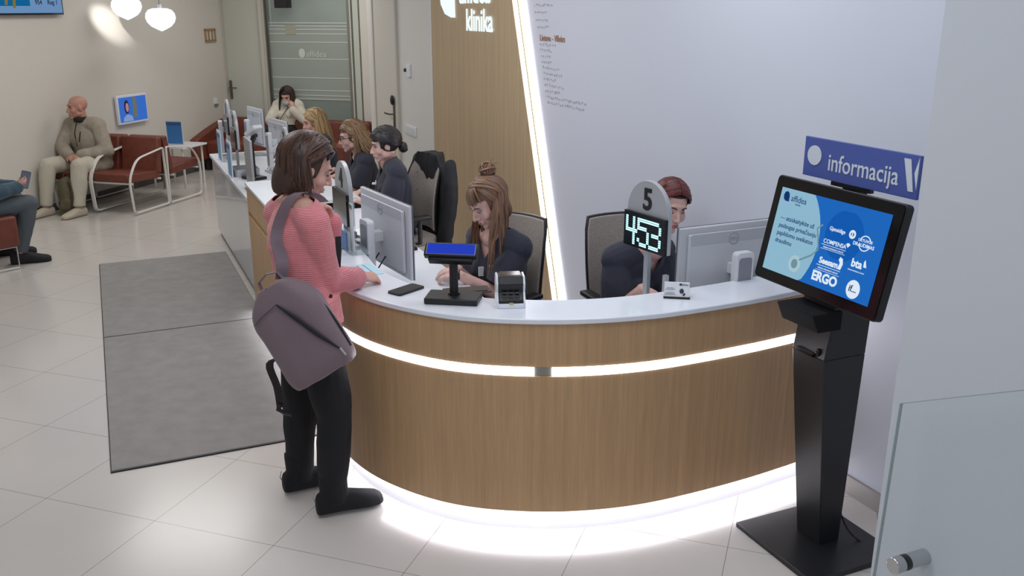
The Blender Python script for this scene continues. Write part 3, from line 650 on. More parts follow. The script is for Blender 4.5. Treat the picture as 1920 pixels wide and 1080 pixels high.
# ------------------------------------------------------------------ card terminals on bent stands
def term_stand():
    t = thing('terminal_stand', '', 'card terminal', (0, 0, 0), 0, 'card terminals on bent black stands')
    mb = MB(); mb.box((0, 0, .012), (.17, .13, .022)); mb.build('base', M_black, t, .004)
    mb = MB(); mb.tube([(0, 0, .02), (0, 0, .25), (.005, 0, .30), (.03, 0, .345), (.075, 0, .365)], [.019, .017, .017, .019, .016], 12); mb.build('bent_pole', M_black, t)
    M = Matrix.Translation((.04, 0, .40)) @ Matrix.Rotation(R(-28), 4, 'Y')
    mb = MB(); mb.box((0, 0, 0), (.16, .085, .035)); mb.xf(M); mb.build('reader', M_whitep, t, .008)
    mb = MB(); mb.box((.035, 0, .019), (.06, .065, .004)); mb.xf(M); mb.build('reader_screen', M_blackgl, t); return t
ts = term_stand(); put(ts, wcp(.16, .66, WT), -40, 'white card reader on bent black stand on the white counter')
t2 = put(copy_tree(ts), V((-1.78, 6.93, WT - .055)), -40, 'card reader on bent black stand beside the brown haired customer')
mb = MB(); mb.prism(rrect(.28, .2, .04), 0, .01); mb.v = mb.v
tr = thing('tray', 'grey metal tray against the front edge of the white counter', 'tray', wcp(.12, .86, WT), 0)
mb = MB(); o_ = rrect(.20, .24, .03); i_ = rrect(.185, .225, .027)
mb.ring([[(x, y, 0) for x, y in o_], [(x * 1.05, y * 1.05, .07) for x, y in o_], [(x * 1.05, y * 1.05, .07) for x, y in i_], [(x, y, .005) for x, y in i_]]); tr.rotation_euler = (0, 0, R(24)); mb.build('tray_body', M_silver, tr)
# desk clutter at positions seen between the signs
def clutter(name, label, cat, loc, rz, parts, group=None):
    t = thing(name, label, cat, loc, rz, group)
    for nm, c, s, m in parts: mb = MB(); mb.box(c, s); mb.build(nm, m, t, min(s) * .2)
    return t
clutter('stapler', 'black stapler on the white counter behind the bent stand', 'stapler', wcp(.45, .45, WT), 40, [('body', (0, 0, .02), (.16, .05, .04), M_black), ('arm', (0, 0, .055), (.14, .035, .02), M_black)])
clutter('paper_box', 'small white box with black lid on the white counter', 'box', wcp(.38, .05, WT), 10, [('body', (0, 0, .04), (.16, .12, .08), M_black), ('lid', (0, 0, .085), (.165, .125, .012), M_whitep)])
kbd = thing('keyboard', 'black keyboard on the staff desk behind number 4', 'keyboard', (-.72, 5.55, DT), -66)
mb = MB(); mb.box((0, 0, .01), (.42, .14, .018)); mb.build('keyboard_case', M_black, kbd, .004)
mb = MB()
for i in range(15):
    for j in range(5): mb.box((-.19 + i * .027, -.05 + j * .025, .021), (.022, .02, .006))
mb.build('keys', mat('key_black', (38, 38, 40), .5), kbd)
ph = thing('desk_phone', 'black desk phone on the staff desk beside the number 4 sign', 'phone', (-.98, 5.32, DT), -50)
mb = MB(); mb.hexa([(-.09, -.1, 0), (.09, -.1, 0), (.09, .1, 0), (-.09, .1, 0)], [(-.09, -.1, .03), (.09, -.1, .03), (.09, .1, .09), (-.09, .1, .09)]); mb.build('phone_body', M_black, ph, .006)
mb = MB(); mb.tube([(-.065, -.09, .06), (-.065, -.06, .08), (-.065, .06, .105), (-.065, .09, .09)], [.018, .014, .014, .018], 10); mb.build('handset', M_black, ph)
mb = MB(); mb.box((.04, .05, .078), (.07, .04, .01)); mb.build('phone_display', M_silver, ph)
gl = thing('paper_stack', 'stack of white papers on the staff desk behind number 4', 'papers', (-1.02, 5.75, DT), -60)
for k in range(3):
    mb = MB(); M = Matrix.Translation((random.uniform(-.01, .01), random.uniform(-.01, .01), .004 + k * .006)) @ Matrix.Rotation(R(random.uniform(-5, 5)), 4, 'Z'); mb.box((0, 0, 0), (.21, .297, .005)); mb.xf(M); mb.build('sheet_bundle', M_paper, gl)
ms = thing('computer_mouse', 'black computer mouse on the staff desk near the monitor', 'mouse', (-.70, 5.15, DT), -30)
mb = MB(); mb.ell((0, 0, .012), (.03, .052, .018)); mb.v = [(x, y, max(z, 0)) for x, y, z in mb.v]; mb.build('mouse_body', M_black, ms)
mb = MB(); mb.cyl((0, .02, .027), (0, .034, .027), .005, 10); mb.build('wheel', M_grey, ms)

# ------------------------------------------------------------------ small things on the counter top
def cpt(px_x, px_y): return V((px_x, px_y, CT))
pd = thing('customer_display', 'black stand with tilted blue lit customer display on the counter', 'display', (-.245, 3.665, CT), -8)
mb = MB(); mb.box((0, 0, .014), (.225, .13, .026)); mb.build('base', M_black, pd, .004)
mb = MB(); mb.cyl((0, .012, .026), (0, .012, .20), .0185, 16); mb.cyl((0, .012, .026), (0, .012, .034), .026, 16); mb.build('pole', M_black, pd)
M = Matrix.Translation((-.006, .0, .222)) @ Matrix.Rotation(R(-48), 4, 'X')
mb = MB(); mb.box((0, .012, 0), (.225, .03, .065)); mb.box((0, .03, -.02), (.19, .035, .05)); mb.xf(M); mb.build('display_case', M_black, pd, .005)
mb = MB(); mb.box((0, -.0045, 0), (.2, .003, .048)); mb.xf(M); mb.build('display_window', glow('vfd_blue', (45, 70, 205), .8), pd)
mb = MB(); mb.prism([(-.103, -.026), (.103, -.026), (.103, .026), (-.103, .026)], -.0035, -.003, 'y'); mb.xf(M); mb.build('window_rim', M_silver, pd)
pt = thing('card_terminal', 'white and black card payment terminal on the counter', 'card terminal', (-.008, 3.635, CT), 4)
mb = MB()
prof = [(-.07, .0), (.075, .0), (.085, .05), (.075, .10), (.06, .118), (-.02, .122), (-.045, .095), (-.035, .06), (-.065, .03)]
for sx in (-1, 1): mb.prism(prof, sx * .060, sx * .050, 'x')
mb.prism([(-.075, .0), (.08, .0), (.08, .02), (-.075, .02)], -.052, .052, 'x'); sh_ = mb.build('side_shell', M_white, pt, .003)
mb = MB(); mb.prism([(-.074, .006), (.07, .006), (.078, .05), (.068, .10), (.055, .118), (-.028, .125), (-.05, .095), (-.040, .06), (-.068, .032)], -.050, .050, 'x'); mb.build('body', M_black, pt, .003)
mb = MB(); mb.box((0, .018, .1232), (.085, .06, .003)); mb.build('top_panel', M_blackgl, pt)
mb = MB()
for i in range(3):
    for j in range(3): mb.box((-.026 + i * .026, -.066 + j * .008, .034 + j * .013), (.018, .006, .007))
mb.build('keys', mat('terminal_keys', (60, 70, 74), .4), pt)
mb = MB(); mb.box((.0, -.077, .022), (.016, .004, .007)); mb.build('yellow_key', mat('yellow_key', (200, 170, 90), .5), pt)
cp = thing('mobile_phone', 'black smartphone lying flat on the white counter', 'phone', (-.46, 3.81, CT), -38)
mb = MB(); mb.prism(rrect(.078, .158, .012), 0, .009); mb.build('phone_body', M_black, cp)
mb = MB(); mb.prism(rrect(.072, .15, .01), .009, .0098); mb.build('phone_screen', mat('phone_dark_glass', (36, 34, 34), .25), cp)
wl = thing('clipboard', 'dark brown folder lying on the inner edge behind the display stand', 'folder', (-.195, 3.80, CT), 14)
mb = MB(); mb.box((0, 0, .004), (.2, .09, .007)); mb.build('cover', mat('folder_brown', (70, 48, 40), .5), wl, .002)
mb = MB(); mb.box((0, 0, .009), (.17, .07, .003)); mb.build('inner_sheet', mat('folder_inner', (58, 44, 38), .5), wl)
ch = thing('card_holder', 'small tent shaped business card holder on the counter', 'card holder', (.70, 3.725, CT), -9)
M = Matrix.Rotation(R(-24), 4, 'X')
mb = MB(); mb.box((0, 0, .032), (.105, .003, .066)); mb.xf(Matrix.Translation((0, -.028, .004)) @ M); mb.build('card', M_paper, ch)
mb = MB(); mb.box((0, 0, .032), (.105, .003, .066)); mb.xf(Matrix.Translation((0, .028, .004)) @ Matrix.Rotation(R(24), 4, 'X')); mb.build('back_card', M_whitep, ch)
mb = MB(); mb.box((0, -.03, .004), (.11, .012, .008)); mb.box((.052, .012, .03), (.004, .006, .05)); mb.build('holder_edge', M_black, ch)
mb = MB(); TM = Matrix.Translation((0, -.028, .004)) @ M
q = MB(); q.ell((.015, -.003, .056), (.006, .001, .005)); q.ell((.02, -.003, .028), (.009, .001, .011)); q.box((.03, -.003, .014), (.008, .001, .012), Matrix.Rotation(.6, 3, 'Y')); q.xf(TM); mb.add(q.v, q.f)
txt('affidea', .011, TM @ face_M(.034, -.003, .055), mb, .0006); mb.build('card_print', mat('card_navy', (40, 46, 80), .5), ch)
mb = MB(); q = MB()
for z, l_ in ((.04, .03), (.034, .04), (.02, .036), (.014, .046)): q.box((-.028, -.003, z), (l_, .001, .0022))
q.xf(TM); mb.add(q.v, q.f); mb.build('card_lines', mat('card_grey', (150, 155, 165), .5), ch)
pp = thing('form', 'pale blue paper form lying under the hand of the woman in pink', 'paper', (-.70, 4.13, CT), -62)
mb = MB(); mb.box((0, 0, .0012), (.20, .14, .002)); mb.build('sheet', mat('blue_paper', (176, 216, 228), .6), pp)
mb = MB(); mb.box((-.02, .0, .0026), (.12, .006, .0006)); mb.box((-.02, .03, .0026), (.13, .005, .0006)); mb.box((-.02, -.03, .0026), (.1, .005, .0006)); mb.build('print', M_grey, pp)
# ------------------------------------------------------------------ waiting room seats
def lounge_chair(name='lounge_chair'):
    """local: x across, -y = front; origin centre of footprint on floor"""
    t = thing(name, '', 'chair', (0, 0, 0), 0, 'brown leather chairs with white loop arms')
    Wd, Dp = .49, .62
    for sx in (-1, 1):
        x = sx * Wd / 2; pts = []
        L = [(-Dp / 2 + .02, .03, .05), (-Dp / 2 - .01, .40, .10), (-Dp / 2 + .14, .60, .10), (Dp / 2 - .02, .66, .02), (Dp / 2 - .0, .03, .03)]
        P = [V((0, a, b)) for a, b, _ in L]; n = len(P)
        for i in range(n):
            p, a, b, r = P[i], P[i - 1], P[(i + 1) % n], L[i][2]
            u = (a - p).normalized(); v = (b - p).normalized()
            for k in range(5):
                s = k / 4; q0 = p + u * r * (1 - s); q1 = p + v * r * s; pts.append((q0 * (1 - s) + q1 * s) + V((x, 0, 0)))
        mb = MB(); mb.tube(pts, [(.016, .009)] * len(pts), 8, True, side=(1, 0, 0)); mb.build('arm_loop', M_tube, t)
    mb = MB(); mb.box((0, -.27, .345), (Wd, .02, .02)); mb.box((0, .2, .33), (Wd, .02, .02)); mb.build('cross_rail', M_tube, t)
    mb = MB(); mb.hexa([(-.225, -.30, .355), (.225, -.30, .355), (.225, .22, .33), (-.225, .22, .33)], [(-.225, -.31, .455), (.225, -.31, .455), (.225, .22, .42), (-.225, .22, .42)]); mb.build('seat', M_leather, t, .02)
    mb = MB(); mb.hexa([(-.235, .17, .40), (.235, .17, .40), (.235, .25, .38), (-.235, .25, .38)], [(-.235, .235, .78), (.235, .235, .78), (.235, .31, .77), (-.235, .31, .77)]); mb.build('backrest', M_leather, t, .015)
    return t
GO = lambda s, t_: V((s * .961 + t_ * .276, -s * .276 + t_ * .961, 0))
c0 = lounge_chair(); put(c0, GO(-7.34, 8.49), -16, 'brown leather chair under the bald man, against the wall')
c = put(copy_tree(c0), GO(-6.83, 8.49), -16, 'empty brown leather chair next to the bald man')
c = put(copy_tree(c0), GO(-6.83, 9.13), 164, 'brown leather chair back to back with the empty one, facing away')
c = put(copy_tree(c0), GO(-7.34, 9.13), 164, 'brown leather chair mostly hidden behind the bald man')
bn = thing('lounge_bench', 'low brown leather bench cut by the left picture edge', 'bench', (-4.623, 7.583, 0), -40)
mb = MB(); mb.box((0, 0, .33), (.6, .6, .27)); mb.build('cushion', M_leather, bn, .025)
for x in (-.27, .27):
    mb = MB(); mb.tube([(x, -.27, .2), (x, -.27, .012), (x, .27, .012), (x, .27, .2)], .011, 8, True); mb.build('sled_frame', M_tube, bn)
st_ = thing('side_table', 'small white table behind the back to back chairs', 'table', GO(-7.25, 9.95), 0)
mb = MB(); mb.box((0, 0, .50), (.55, .5, .025)); mb.build('table_top', M_white, st_, .005)
for x in (-.22, .22):
    for y in (-.2, .2): mb = MB(); mb.cyl((x, y, 0), (x, y, .49), .014, 10); mb.build('leg', M_tube, st_)
st_.rotation_euler = (0, 0, R(-16))
lf = leaf_board(tuple(GO(-7.22, 9.9) + V((0, 0, .513))), -10, 'blue leaflet stand on the small white table', .30); lf['group'] = 'leaflet stand on the table'
del lf['group']
for o_ in lf.children:
    if o_.name.startswith('poster') and 'heading' not in o_.name: o_.data = o_.data.copy(); o_.data.materials[0] = mat('poster_mid_blue', (60, 120, 180), .5)

# curved sofa along the back wall
sf = thing('sofa', 'long brown leather sofa with raised curved end along the back wall', 'sofa', BO + H(196) * .02, -16)
mb = MB()
rg = []
XS = [(-.0, .60), (.12, .64), (.5, .65), (2.0, .65), (2.25, .64)]
mb.hexa([(.0, -.22, .22), (2.3, -.22, .22), (2.3, -.02, .22), (.0, -.02, .22)], [(.0, -.14, .66), (2.3, -.14, .66), (2.3, -.02, .66), (.0, -.02, .66)]); mb.build('backrest', M_leather, sf, .03)
mb = MB(); N = 10
rgs = []
for i in range(N + 1):
    s = i / N; y = -.05 - .92 * s; zt = .66 - .22 * (s ** 1.4); rgs.append([(.0 + .02, y, .16), (.17, y, .16), (.17 - .03, y, zt), (.02, y, zt)])
mb.ring(rgs); mb.build('armrest', M_leather, sf, .02)
mb = MB(); mb.box((1.15, -.5, .31), (2.0, .62, .2)); mb.build('seat', M_leather, sf, .04)
mb = MB(); mb.hexa([(2.12, -.95, .16), (2.3, -.95, .16), (2.3, -.02, .16), (2.12, -.02, .16)], [(2.15, -.95, .44), (2.3, -.95, .44), (2.3, -.02, .66), (2.15, -.02, .66)]); mb.build('armrest', M_leather, sf, .02)
for x in (.12, 1.15, 2.2): mb = MB(); mb.box((x, -.45, .08), (.05, .6, .16)); mb.build('leg', mat('sofa_leg', (50, 46, 44), .5), sf)

# office chairs
def office_chair():
    """origin on floor; sitter faces local -Y"""
    t = thing('office_chair', '', 'chair', (0, 0, 0), 0, 'taupe office chairs with black frames')
    mb = MB(); 
    for k in range(5):
        a = R(72 * k + 18); mb.tube([(0, 0, .09), (.28 * math.cos(a), .28 * math.sin(a), .06)], [.03, .018], 8, round_=True)
    mb.build('star_base', M_black, t)
    for k in range(5):
        a = R(72 * k + 18); mb = MB(); mb.cyl((.28 * math.cos(a), .28 * math.sin(a) - .012, .027), (.28 * math.cos(a), .28 * math.sin(a) + .012, .027), .027, 14); mb.build('castor', M_black, t)
    mb = MB(); mb.cyl((0, 0, .08), (0, 0, .40), .028, 12); mb.build('gas_column', M_blackm, t)
    mb = MB(); mb.prism(rrect(.46, .45, .08), .40, .47); mb.build('seat', M_chairf, t, .02)
    def shell(y0, th, k, zz0=.50, zz1=1.015):
        m_ = MB(); rgs = []
        for i in range(9):
            s = i / 8; z = zz0 + (zz1 - zz0) * s; w_ = (.188 + .03 * math.sin(math.pi * s)) * k * (1 if s < .92 else .93); yb = y0 + .02 + .07 * s - .03 * math.sin(math.pi * s)
            rg = []
            for j in range(9): x = -w_ + 2 * w_ * j / 8; rg.append((x, yb - .05 * (x / .2) ** 2, z))
            for j in range(9): x = w_ - 2 * w_ * j / 8; rg.append((x, yb + th - .05 * (x / .2) ** 2, z))
            rgs.append(rg)
        m_.ring(rgs); return m_
    shell(.21, .03, 1).build('backrest', M_chairf, t, .006)
    mb = MB(); q = shell(.225, .022, 1.035, .49, 1.025); q.build('back_frame', M_black, t, .004)
    mb.tube([(0, .1, .42), (0, .25, .44), (0, .27, .6)], [(.03, .012)] * 3, 8, side=(1, 0, 0)); mb.build('back_bar', M_black, t)
    for sx in (-1, 1):
        mb = MB(); mb.tube([(sx * .2, .02, .43), (sx * .27, .02, .44), (sx * .275, .02, .62)], [(.02, .012)] * 3, 8, side=(0, 1, 0)); mb.build('arm_bracket', M_black, t)
        mb = MB(); mb.box((sx * .275, -.02, .64), (.07, .25, .03)); mb.build('arm_pad', M_black, t, .01)
    return t
def rzf(h): return 180 - h      # rotz so that local -Y looks along heading h
oc = office_chair(); put(oc, (-.13, 4.91, 0), rzf(-140), 'taupe office chair behind the long haired receptionist')
oc2 = put(copy_tree(oc), (.70, 4.88, 0), rzf(158), 'taupe office chair left of the number 5 sign')
oc3 = put(copy_tree(oc), (-.87, 6.95, 0), rzf(-126), 'taupe office chair with a black jacket draped over it')
# jacket over the chair: a cloth shell round the backrest with sleeves
jk = thing('jacket', 'black jacket draped over the back of an office chair', 'jacket', (-.87, 6.95, 0), rzf(-126))
mb = MB(); rgs = []
for i in range(10):
    s = i / 9; z = .36 + .72 * s; w_ = .31 - .05 * s if s < .8 else .27 - .12 * (s - .8) / .2; yc = .315 + .015 * s
    rg = []
    for j in range(20):
        a = 2 * math.pi * j / 20; rg.append((w_ * math.cos(a), yc + (.085 - .03 * s) * math.sin(a) + (-.07 * abs(math.cos(a)) ** 2), z))
    rgs.append(rg)
mb.ring(rgs)
for sx in (-1, 1): mb.tube([(sx * .23, .32, 1.0), (sx * .285, .30, .85), (sx * .29, .27, .62), (sx * .27, .26, .47)], [.05, .055, .05, .045], 12, round_=True)
M_jk = mat('black_jacket', (26, 27, 32), .75, bump=.4, bscale=25)
remesh(mb, .012, 'jacket_cloth', M_jk, jk, 2, disp=(.012, 9))
mb = MB()
for z in (.62, .78, .92): mb.cyl((-.10, .23, z), (-.10, .222, z), .008, 10)
mb.build('snaps', M_silver, jk)
# ------------------------------------------------------------------ people
def lerp(a, b, t): return V(a) * (1 - t) + V(b) * t
def curve_pts(P, k=5):
    P = [V(p) for p in P]; out = []
    for i in range(len(P) - 1):
        p0 = P[max(i - 1, 0)]; p1 = P[i]; p2 = P[i + 1]; p3 = P[min(i + 2, len(P) - 1)]
        for j in range(k):
            t = j / k; out.append(.5 * ((2 * p1) + (p2 - p0) * t + (2 * p0 - 5 * p1 + 4 * p2 - p3) * t * t + (3 * p1 - p0 - 3 * p2 + p3) * t ** 3))
    out.append(P[-1]); return out
class Head:
    """head frame: x right, y forward, z up"""
    def __init__(s, c, heading, pitch=0, roll=0, k=1.06):
        s.c = V(c); s.k = k
        s.M = (Matrix.Rotation(R(-heading), 3, 'Z') @ Matrix.Rotation(R(pitch), 3, 'X') @ Matrix.Rotation(R(roll), 3, 'Y'))
    def p(s, x, y, z): return s.c + s.M @ (V((x, y, z)) * s.k)
    def d(s, x, y, z): return s.M @ V((x, y, z))
    def ell(s, mb, c, r, n=16, rot=None):
        M = s.M if rot is None else s.M @ rot
        mb.ell(s.p(*c), tuple(q * s.k for q in r), M, n)
    def skull(s, mb, male=False):
        s.ell(mb, (0, -.014, .034), (.072, .092, .082), 20)
        s.ell(mb, (0, .030, -.012), (.058, .056, .078), 20)
        s.ell(mb, (0, .034, -.062), (.042 if not male else .047, .044, .040), 16)
        s.ell(mb, (0, .068, -.094), (.019, .017, .016), 12)                # chin
        for k in (-1, 1):
            s.ell(mb, (k * .040, .050, -.028), (.020, .026, .026), 12)      # cheek
            s.ell(mb, (k * .048, .010, -.060), (.014, .030, .024), 12)      # jaw
            s.ell(mb, (k * .074, -.008, -.004), (.008, .019, .031), 12, Matrix.Rotation(R(-10), 3, 'X'))  # ear
            s.ell(mb, (k * .071, .002, -.006), (.008, .012, .022), 10)
        s.ell(mb, (0, .072, .030), (.046, .016, .016), 14)                  # brow
        mb.tube([s.p(0, .082, .016), s.p(0, .097, -.010), s.p(0, .107, -.030)], [(.007 * s.k, .007 * s.k), (.009 * s.k, .009 * s.k), (.010 * s.k, .010 * s.k)], 10, round_=True)
        for k in (-1, 1): s.ell(mb, (k * .011, .092, -.034), (.008, .010, .007), 8)
        s.ell(mb, (0, .082, -.062), (.024, .012, .015), 12)                 # mouth mound
    def carve(s, co):
        q = s.M.transposed() @ (co - s.c) / s.k
        if q.length > .2: return co
        for k in (-1, 1):
            e = V((k * .031, .082, .008)); d2 = ((q.x - e.x) / .017) ** 2 + ((q.z - e.z) / .011) ** 2
            if q.y > .03 and d2 < 6: co = co - s.d(0, 1, 0) * (.008 * math.exp(-d2)) * s.k
        if q.y > .05:
            d2 = (q.x / .022) ** 2 + ((q.z + .063) / .0028) ** 2
            if d2 < 6: co = co - s.d(0, 1, 0) * (.003 * math.exp(-d2)) * s.k
        return co
    def features(s, parent, brow=(60, 42, 34), eye=(60, 70, 80), lips=(168, 96, 92), down=False):
        for k in (-1, 1):
            mb = MB(); s.ell(mb, (k * .031, .0615 if not down else .058, .008), (.0125, .0125, .0095), 12); e = mb.build('eye', mat('eye_white', (150, 140, 136), .5), parent)
            mb = MB(); s.ell(mb, (k * .031, .0712 if not down else .062, .006 if not down else -.001), (.0055, .0035, .0055), 10); mb.build('iris', mat('iris_dark', (46, 40, 40), .2), e)
            mb = MB(); zz = .012 if not down else .003
            mb.tube([s.p(k * .017, .0755, zz - .003), s.p(k * .025, .0805, zz + .001), s.p(k * .034, .0795, zz + .001), s.p(k * .0445, .071, zz - .003)], [.0011 * s.k, .0018 * s.k, .0018 * s.k, .0011 * s.k], 6); mb.build('eyelash', mat('lash', (40, 30, 28), .7), parent)
            mb = MB(); mb.tube([s.p(k * .014, .0875, .024), s.p(k * .026, .0868, .030), s.p(k * .038, .080, .030), s.p(k * .048, .069, .025)], [(.0018 * s.k, .0034 * s.k)] * 3 + [(.001 * s.k, .0018 * s.k)], 6, side=s.d(0, 1, 0)); mb.build('eyebrow', mat('brow_%d_%d_%d' % brow, brow, .8), parent)
        mb = MB(); s.ell(mb, (0, .0905, -.0585), (.019, .0042, .0038), 12); s.ell(mb, (0, .0895, -.0675), (.0165, .0048, .0046), 12); mb.build('lips', mat('lips_%d_%d_%d' % lips, lips, .45), parent)
def hand(mb, w, d, n, up_side, curl=(20, 30, 25), k=1.0, spread=.25, thumb=(.75, .65)):
    """w wrist, d pointing direction, n palm normal (out of the palm), up_side +1/-1 which side the thumb leaves"""
    w = V(w); d = V(d).normalized(); n = V(n); n = (n - d * n.dot(d)).normalized(); t = d.cross(n) * up_side
    mb.tube([w - d * .02 * k, w + d * .01 * k, w + d * .045 * k, w + d * .080 * k], [(.024 * k, .019 * k), (.026 * k, .017 * k), (.038 * k, .015 * k), (.038 * k, .012 * k)], 14, side=t, round_=True)
    for off_, L, r in ((.029, .066, .0088), (.0098, .074, .0092), (-.0098, .069, .0088), (-.028, .054, .0078)):
        b = w + d * .078 * k + t * off_ * k; dd = (d + t * off_ * spread * 4).normalized(); pts = [b - dd * .012 * k, b]; rs = [r * k, r * k]; ang = 0
        for j, (c_, fr) in enumerate(zip(curl, (.46, .30, .24))):
            ang += c_ + (off_ < 0) * 4; v = dd * math.cos(R(ang)) + n * math.sin(R(ang)); b = b + v * L * fr * k; pts.append(b); rs.append(r * k * (.95 - .1 * j))
        mb.tube(pts, rs, 10, round_=True)
    b = w + d * .022 * k + t * .026 * k + n * .004; v = (d * thumb[0] + t * thumb[1] + n * .25).normalized(); v2 = (d * (thumb[0] + .35) + t * (thumb[1] * .4) + n * .35).normalized()
    mb.tube([b - v * .012 * k, b + v * .026 * k, b + v * .026 * k + v2 * .026 * k, b + v * .026 * k + v2 * .05 * k], [.014 * k, .0115 * k, .0105 * k, .009 * k], 10, round_=True)
def torso(mb, P, o=0, g=1.0, top=1.0, bottom=True, male=False):
    hx, sx = P['hx'], P['sx']; pel, che, nk = V(P['pel']), V(P['che']), V(P['nk'])
    if male: tab = [(-.10, .11, .09), (-.03, .165, .115), (.06, .165, .12), (.30, .155, .12), (.62, .165, .122), (.85, .178, .118), (1.0, .17, .105), (1.14, .12, .08), (1.24, .06, .055)]
    else: tab = [(-.10, .11, .09), (-.03, .165, .115), (.06, .168, .115), (.34, .128, .092), (.62, .138, .100), (.82, .150, .108), (1.0, .150, .092), (1.14, .11, .07), (1.24, .055, .05)]
    ln = (che - pel).length; up = (che - pel).normalized(); pts = []; rs = []; sides = []
    for s_, a, b in tab:
        if s_ <= 1: c = pel + (che - pel) * s_; 
        else: c = lerp(che, nk, (s_ - 1) / .24 * .8)
        sd = lerp(hx, sx, max(0, min(1, s_))); pts.append((c, (a * g + o, b * g + o), sd))
    rings = []; n = 24
    for i, (c, (a, b), sd) in enumerate(pts):
        t = (pts[min(i + 1, len(pts) - 1)][0] - pts[max(i - 1, 0)][0]).normalized(); sd = (sd - t * sd.dot(t)).normalized(); u = sd.cross(t) * -1
        rings.append([c + sd * a * math.cos(2 * math.pi * j / n) + u * b * math.sin(2 * math.pi * j / n) for j in range(n)])
    mb.ring(rings)
    f = P['cf']
    if not male:
        for k in (-1, 1): mb.ell(lerp(pel, che, .80) + sx * .068 * k + f * (.062 * g + o), (.055, .055, .055), None, 14)
    for k, s_ in ((-1, 'shL'), (1, 'shR')):
        mb.tube([lerp(che, nk, .75) + V((0, 0, .0)), lerp(lerp(che, nk, .75), V(P[s_]), .55) + V((0, 0, .006)), V(P[s_])], [.052 + o, .056 + o, .054 * g + o], 14, round_=True)
def arm(mb, P, s, o=0, g=1.0, frac=1.0, loose=0):
    S, E, W_ = V(P['sh' + s]), V(P['el' + s]), V(P['wr' + s])
    r0, r1, r2, r3 = .050 * g + o, .040 * g + o + loose, .038 * g + o + loose, .026 * g + o + loose
    if frac >= 1:
        F_ = lerp(E, W_, .3); mb.tube([S, lerp(S, E, .35), lerp(S, E, .8), E], [r0, .046 * g + o + loose * .5, .038 * g + o + loose, r1 * .98], 14, round_=True)
        mb.tube([E, F_, W_], [r1 * .97, r2, r3], 14, round_=True)
    else: mb.tube([S, lerp(S, E, .4), lerp(S, E, frac)], [r0, .050 * g + o + loose, .050 * g + o + loose * 1.3], 14, round_=False)
def legs(mb, P, o=0, g=1.0, loose=0, end=1.0):
    for s, k in (('L', -1), ('R', 1)):
        h = V(P['pel']) + P['hx'] * .088 * k * g - V((0, 0, .02)); K, A = V(P['kn' + s]), V(P['an' + s])
        mb.tube([h, lerp(h, K, .3), lerp(h, K, .75), K], [.088 * g + o, .086 * g + o, .064 * g + o + loose, .056 * g + o + loose], 16, round_=True)
        B = lerp(K, A, .35); b_ = (K - A).normalized()
        mb.tube([K, B, lerp(K, A, .8), lerp(K, A, end)], [.055 * g + o + loose, .055 * g + o + loose, .040 * g + o + loose, .037 * g + o + loose], 16, round_=end >= 1 and o == 0)
def shoe(mb, A, toe, k=1.0, boot=0, r=0):
    """toe: unit horizontal direction"""
    A = V(A); t = V(toe).normalized(); z0 = A.z - .085 * 1
    s_ = V((-t.y, t.x, 0)); rings = []; n = 18
    prof = [(-.07, .020, .045, .06), (-.062, .032, .05, .075), (-.03, .036, .055, .09), (.03, .038, .05, .085), (.09, .045, .04, .065), (.14, .047, .035, .05), (.175, .040, .028, .042), (.195, .02, .02, .03)]
    for u, w_, _, h_ in prof:
        c = A + t * u * k; c.z = z0; rg = []
        for j in range(n):
            a = 2 * math.pi * j / n; x = math.cos(a); y = math.sin(a)
            rg.append(c + s_ * (w_ + r) * k * (abs(x) ** .7) * (1 if x > 0 else -1) + V((0, 0, max(0.002, (h_ + r) * k * (.5 + .5 * (abs(y) ** .8) * (1 if y > 0 else -1))))))
        rings.append(rg)
    mb.ring(rings)
    if boot: mb.tube([A + V((0, 0, -.03)) + t * .005, A + V((0, 0, boot))], [(.05 * k + r), (.052 * k + r)], 16)
def person(name, label, base, P, skin, voxel=.007, male=False, g=1.0, hd=None, hands=('L', 'R'), legs_=True, group=None):
    root = thing('person', label, 'person', base, 0, group); b = V(base)
    mb = MB(); hd.skull(mb, male); torso(mb, P, 0, g, male=male)
    nk = V(P['nk']); mb.tube([nk - (V(hd.p(0, -.02, -.05)) - nk) * .25, nk, hd.p(0, -.018, -.045), hd.p(0, -.015, .0)], [.07 * g, .054 * g, .050 * g, .05 * g], 16, round_=True)
    for s in 'LR':
        arm(mb, P, s, 0, g)
        if s in hands: hh = P['ha' + s]; hand(mb, P['wr' + s], hh[0], hh[1], hh[2], *(hh[3:]))
    if legs_: legs(mb, P, 0, g)
    mb.xf(Matrix.Translation(-b)); hd2 = Head(hd.c - b, 0); hd2.M = hd.M; hd2.k = hd.k
    o = remesh(mb, voxel, 'body', skin, root, 2, deform=hd2.carve)
    root['_b'] = 0; del root['_b']; root_b[root.name] = b; return root
root_b = {}
def garment(root, mb, name, m, voxel=.008, sm=3, disp=(.006, 11), cuts=None, solid=.003):
    b = root_b[root.name]; mb.xf(Matrix.Translation(-b))
    if cuts: cuts = [[(V(c) - b, V(n)) for c, n in pl] for pl in cuts]
    return remesh(mb, voxel, name, m, root, sm, disp=disp, cuts=cuts, solid=solid)
def addpart(root, mb, name, m, **k):
    mb.xf(Matrix.Translation(-root_b[root.name])); return mb.build(name, m, root, **k)
def feats(root, hd, **k):
    b = root_b[root.name]; h = Head(hd.c - b, 0); h.M = hd.M; h.k = hd.k; h.features(root, **k)
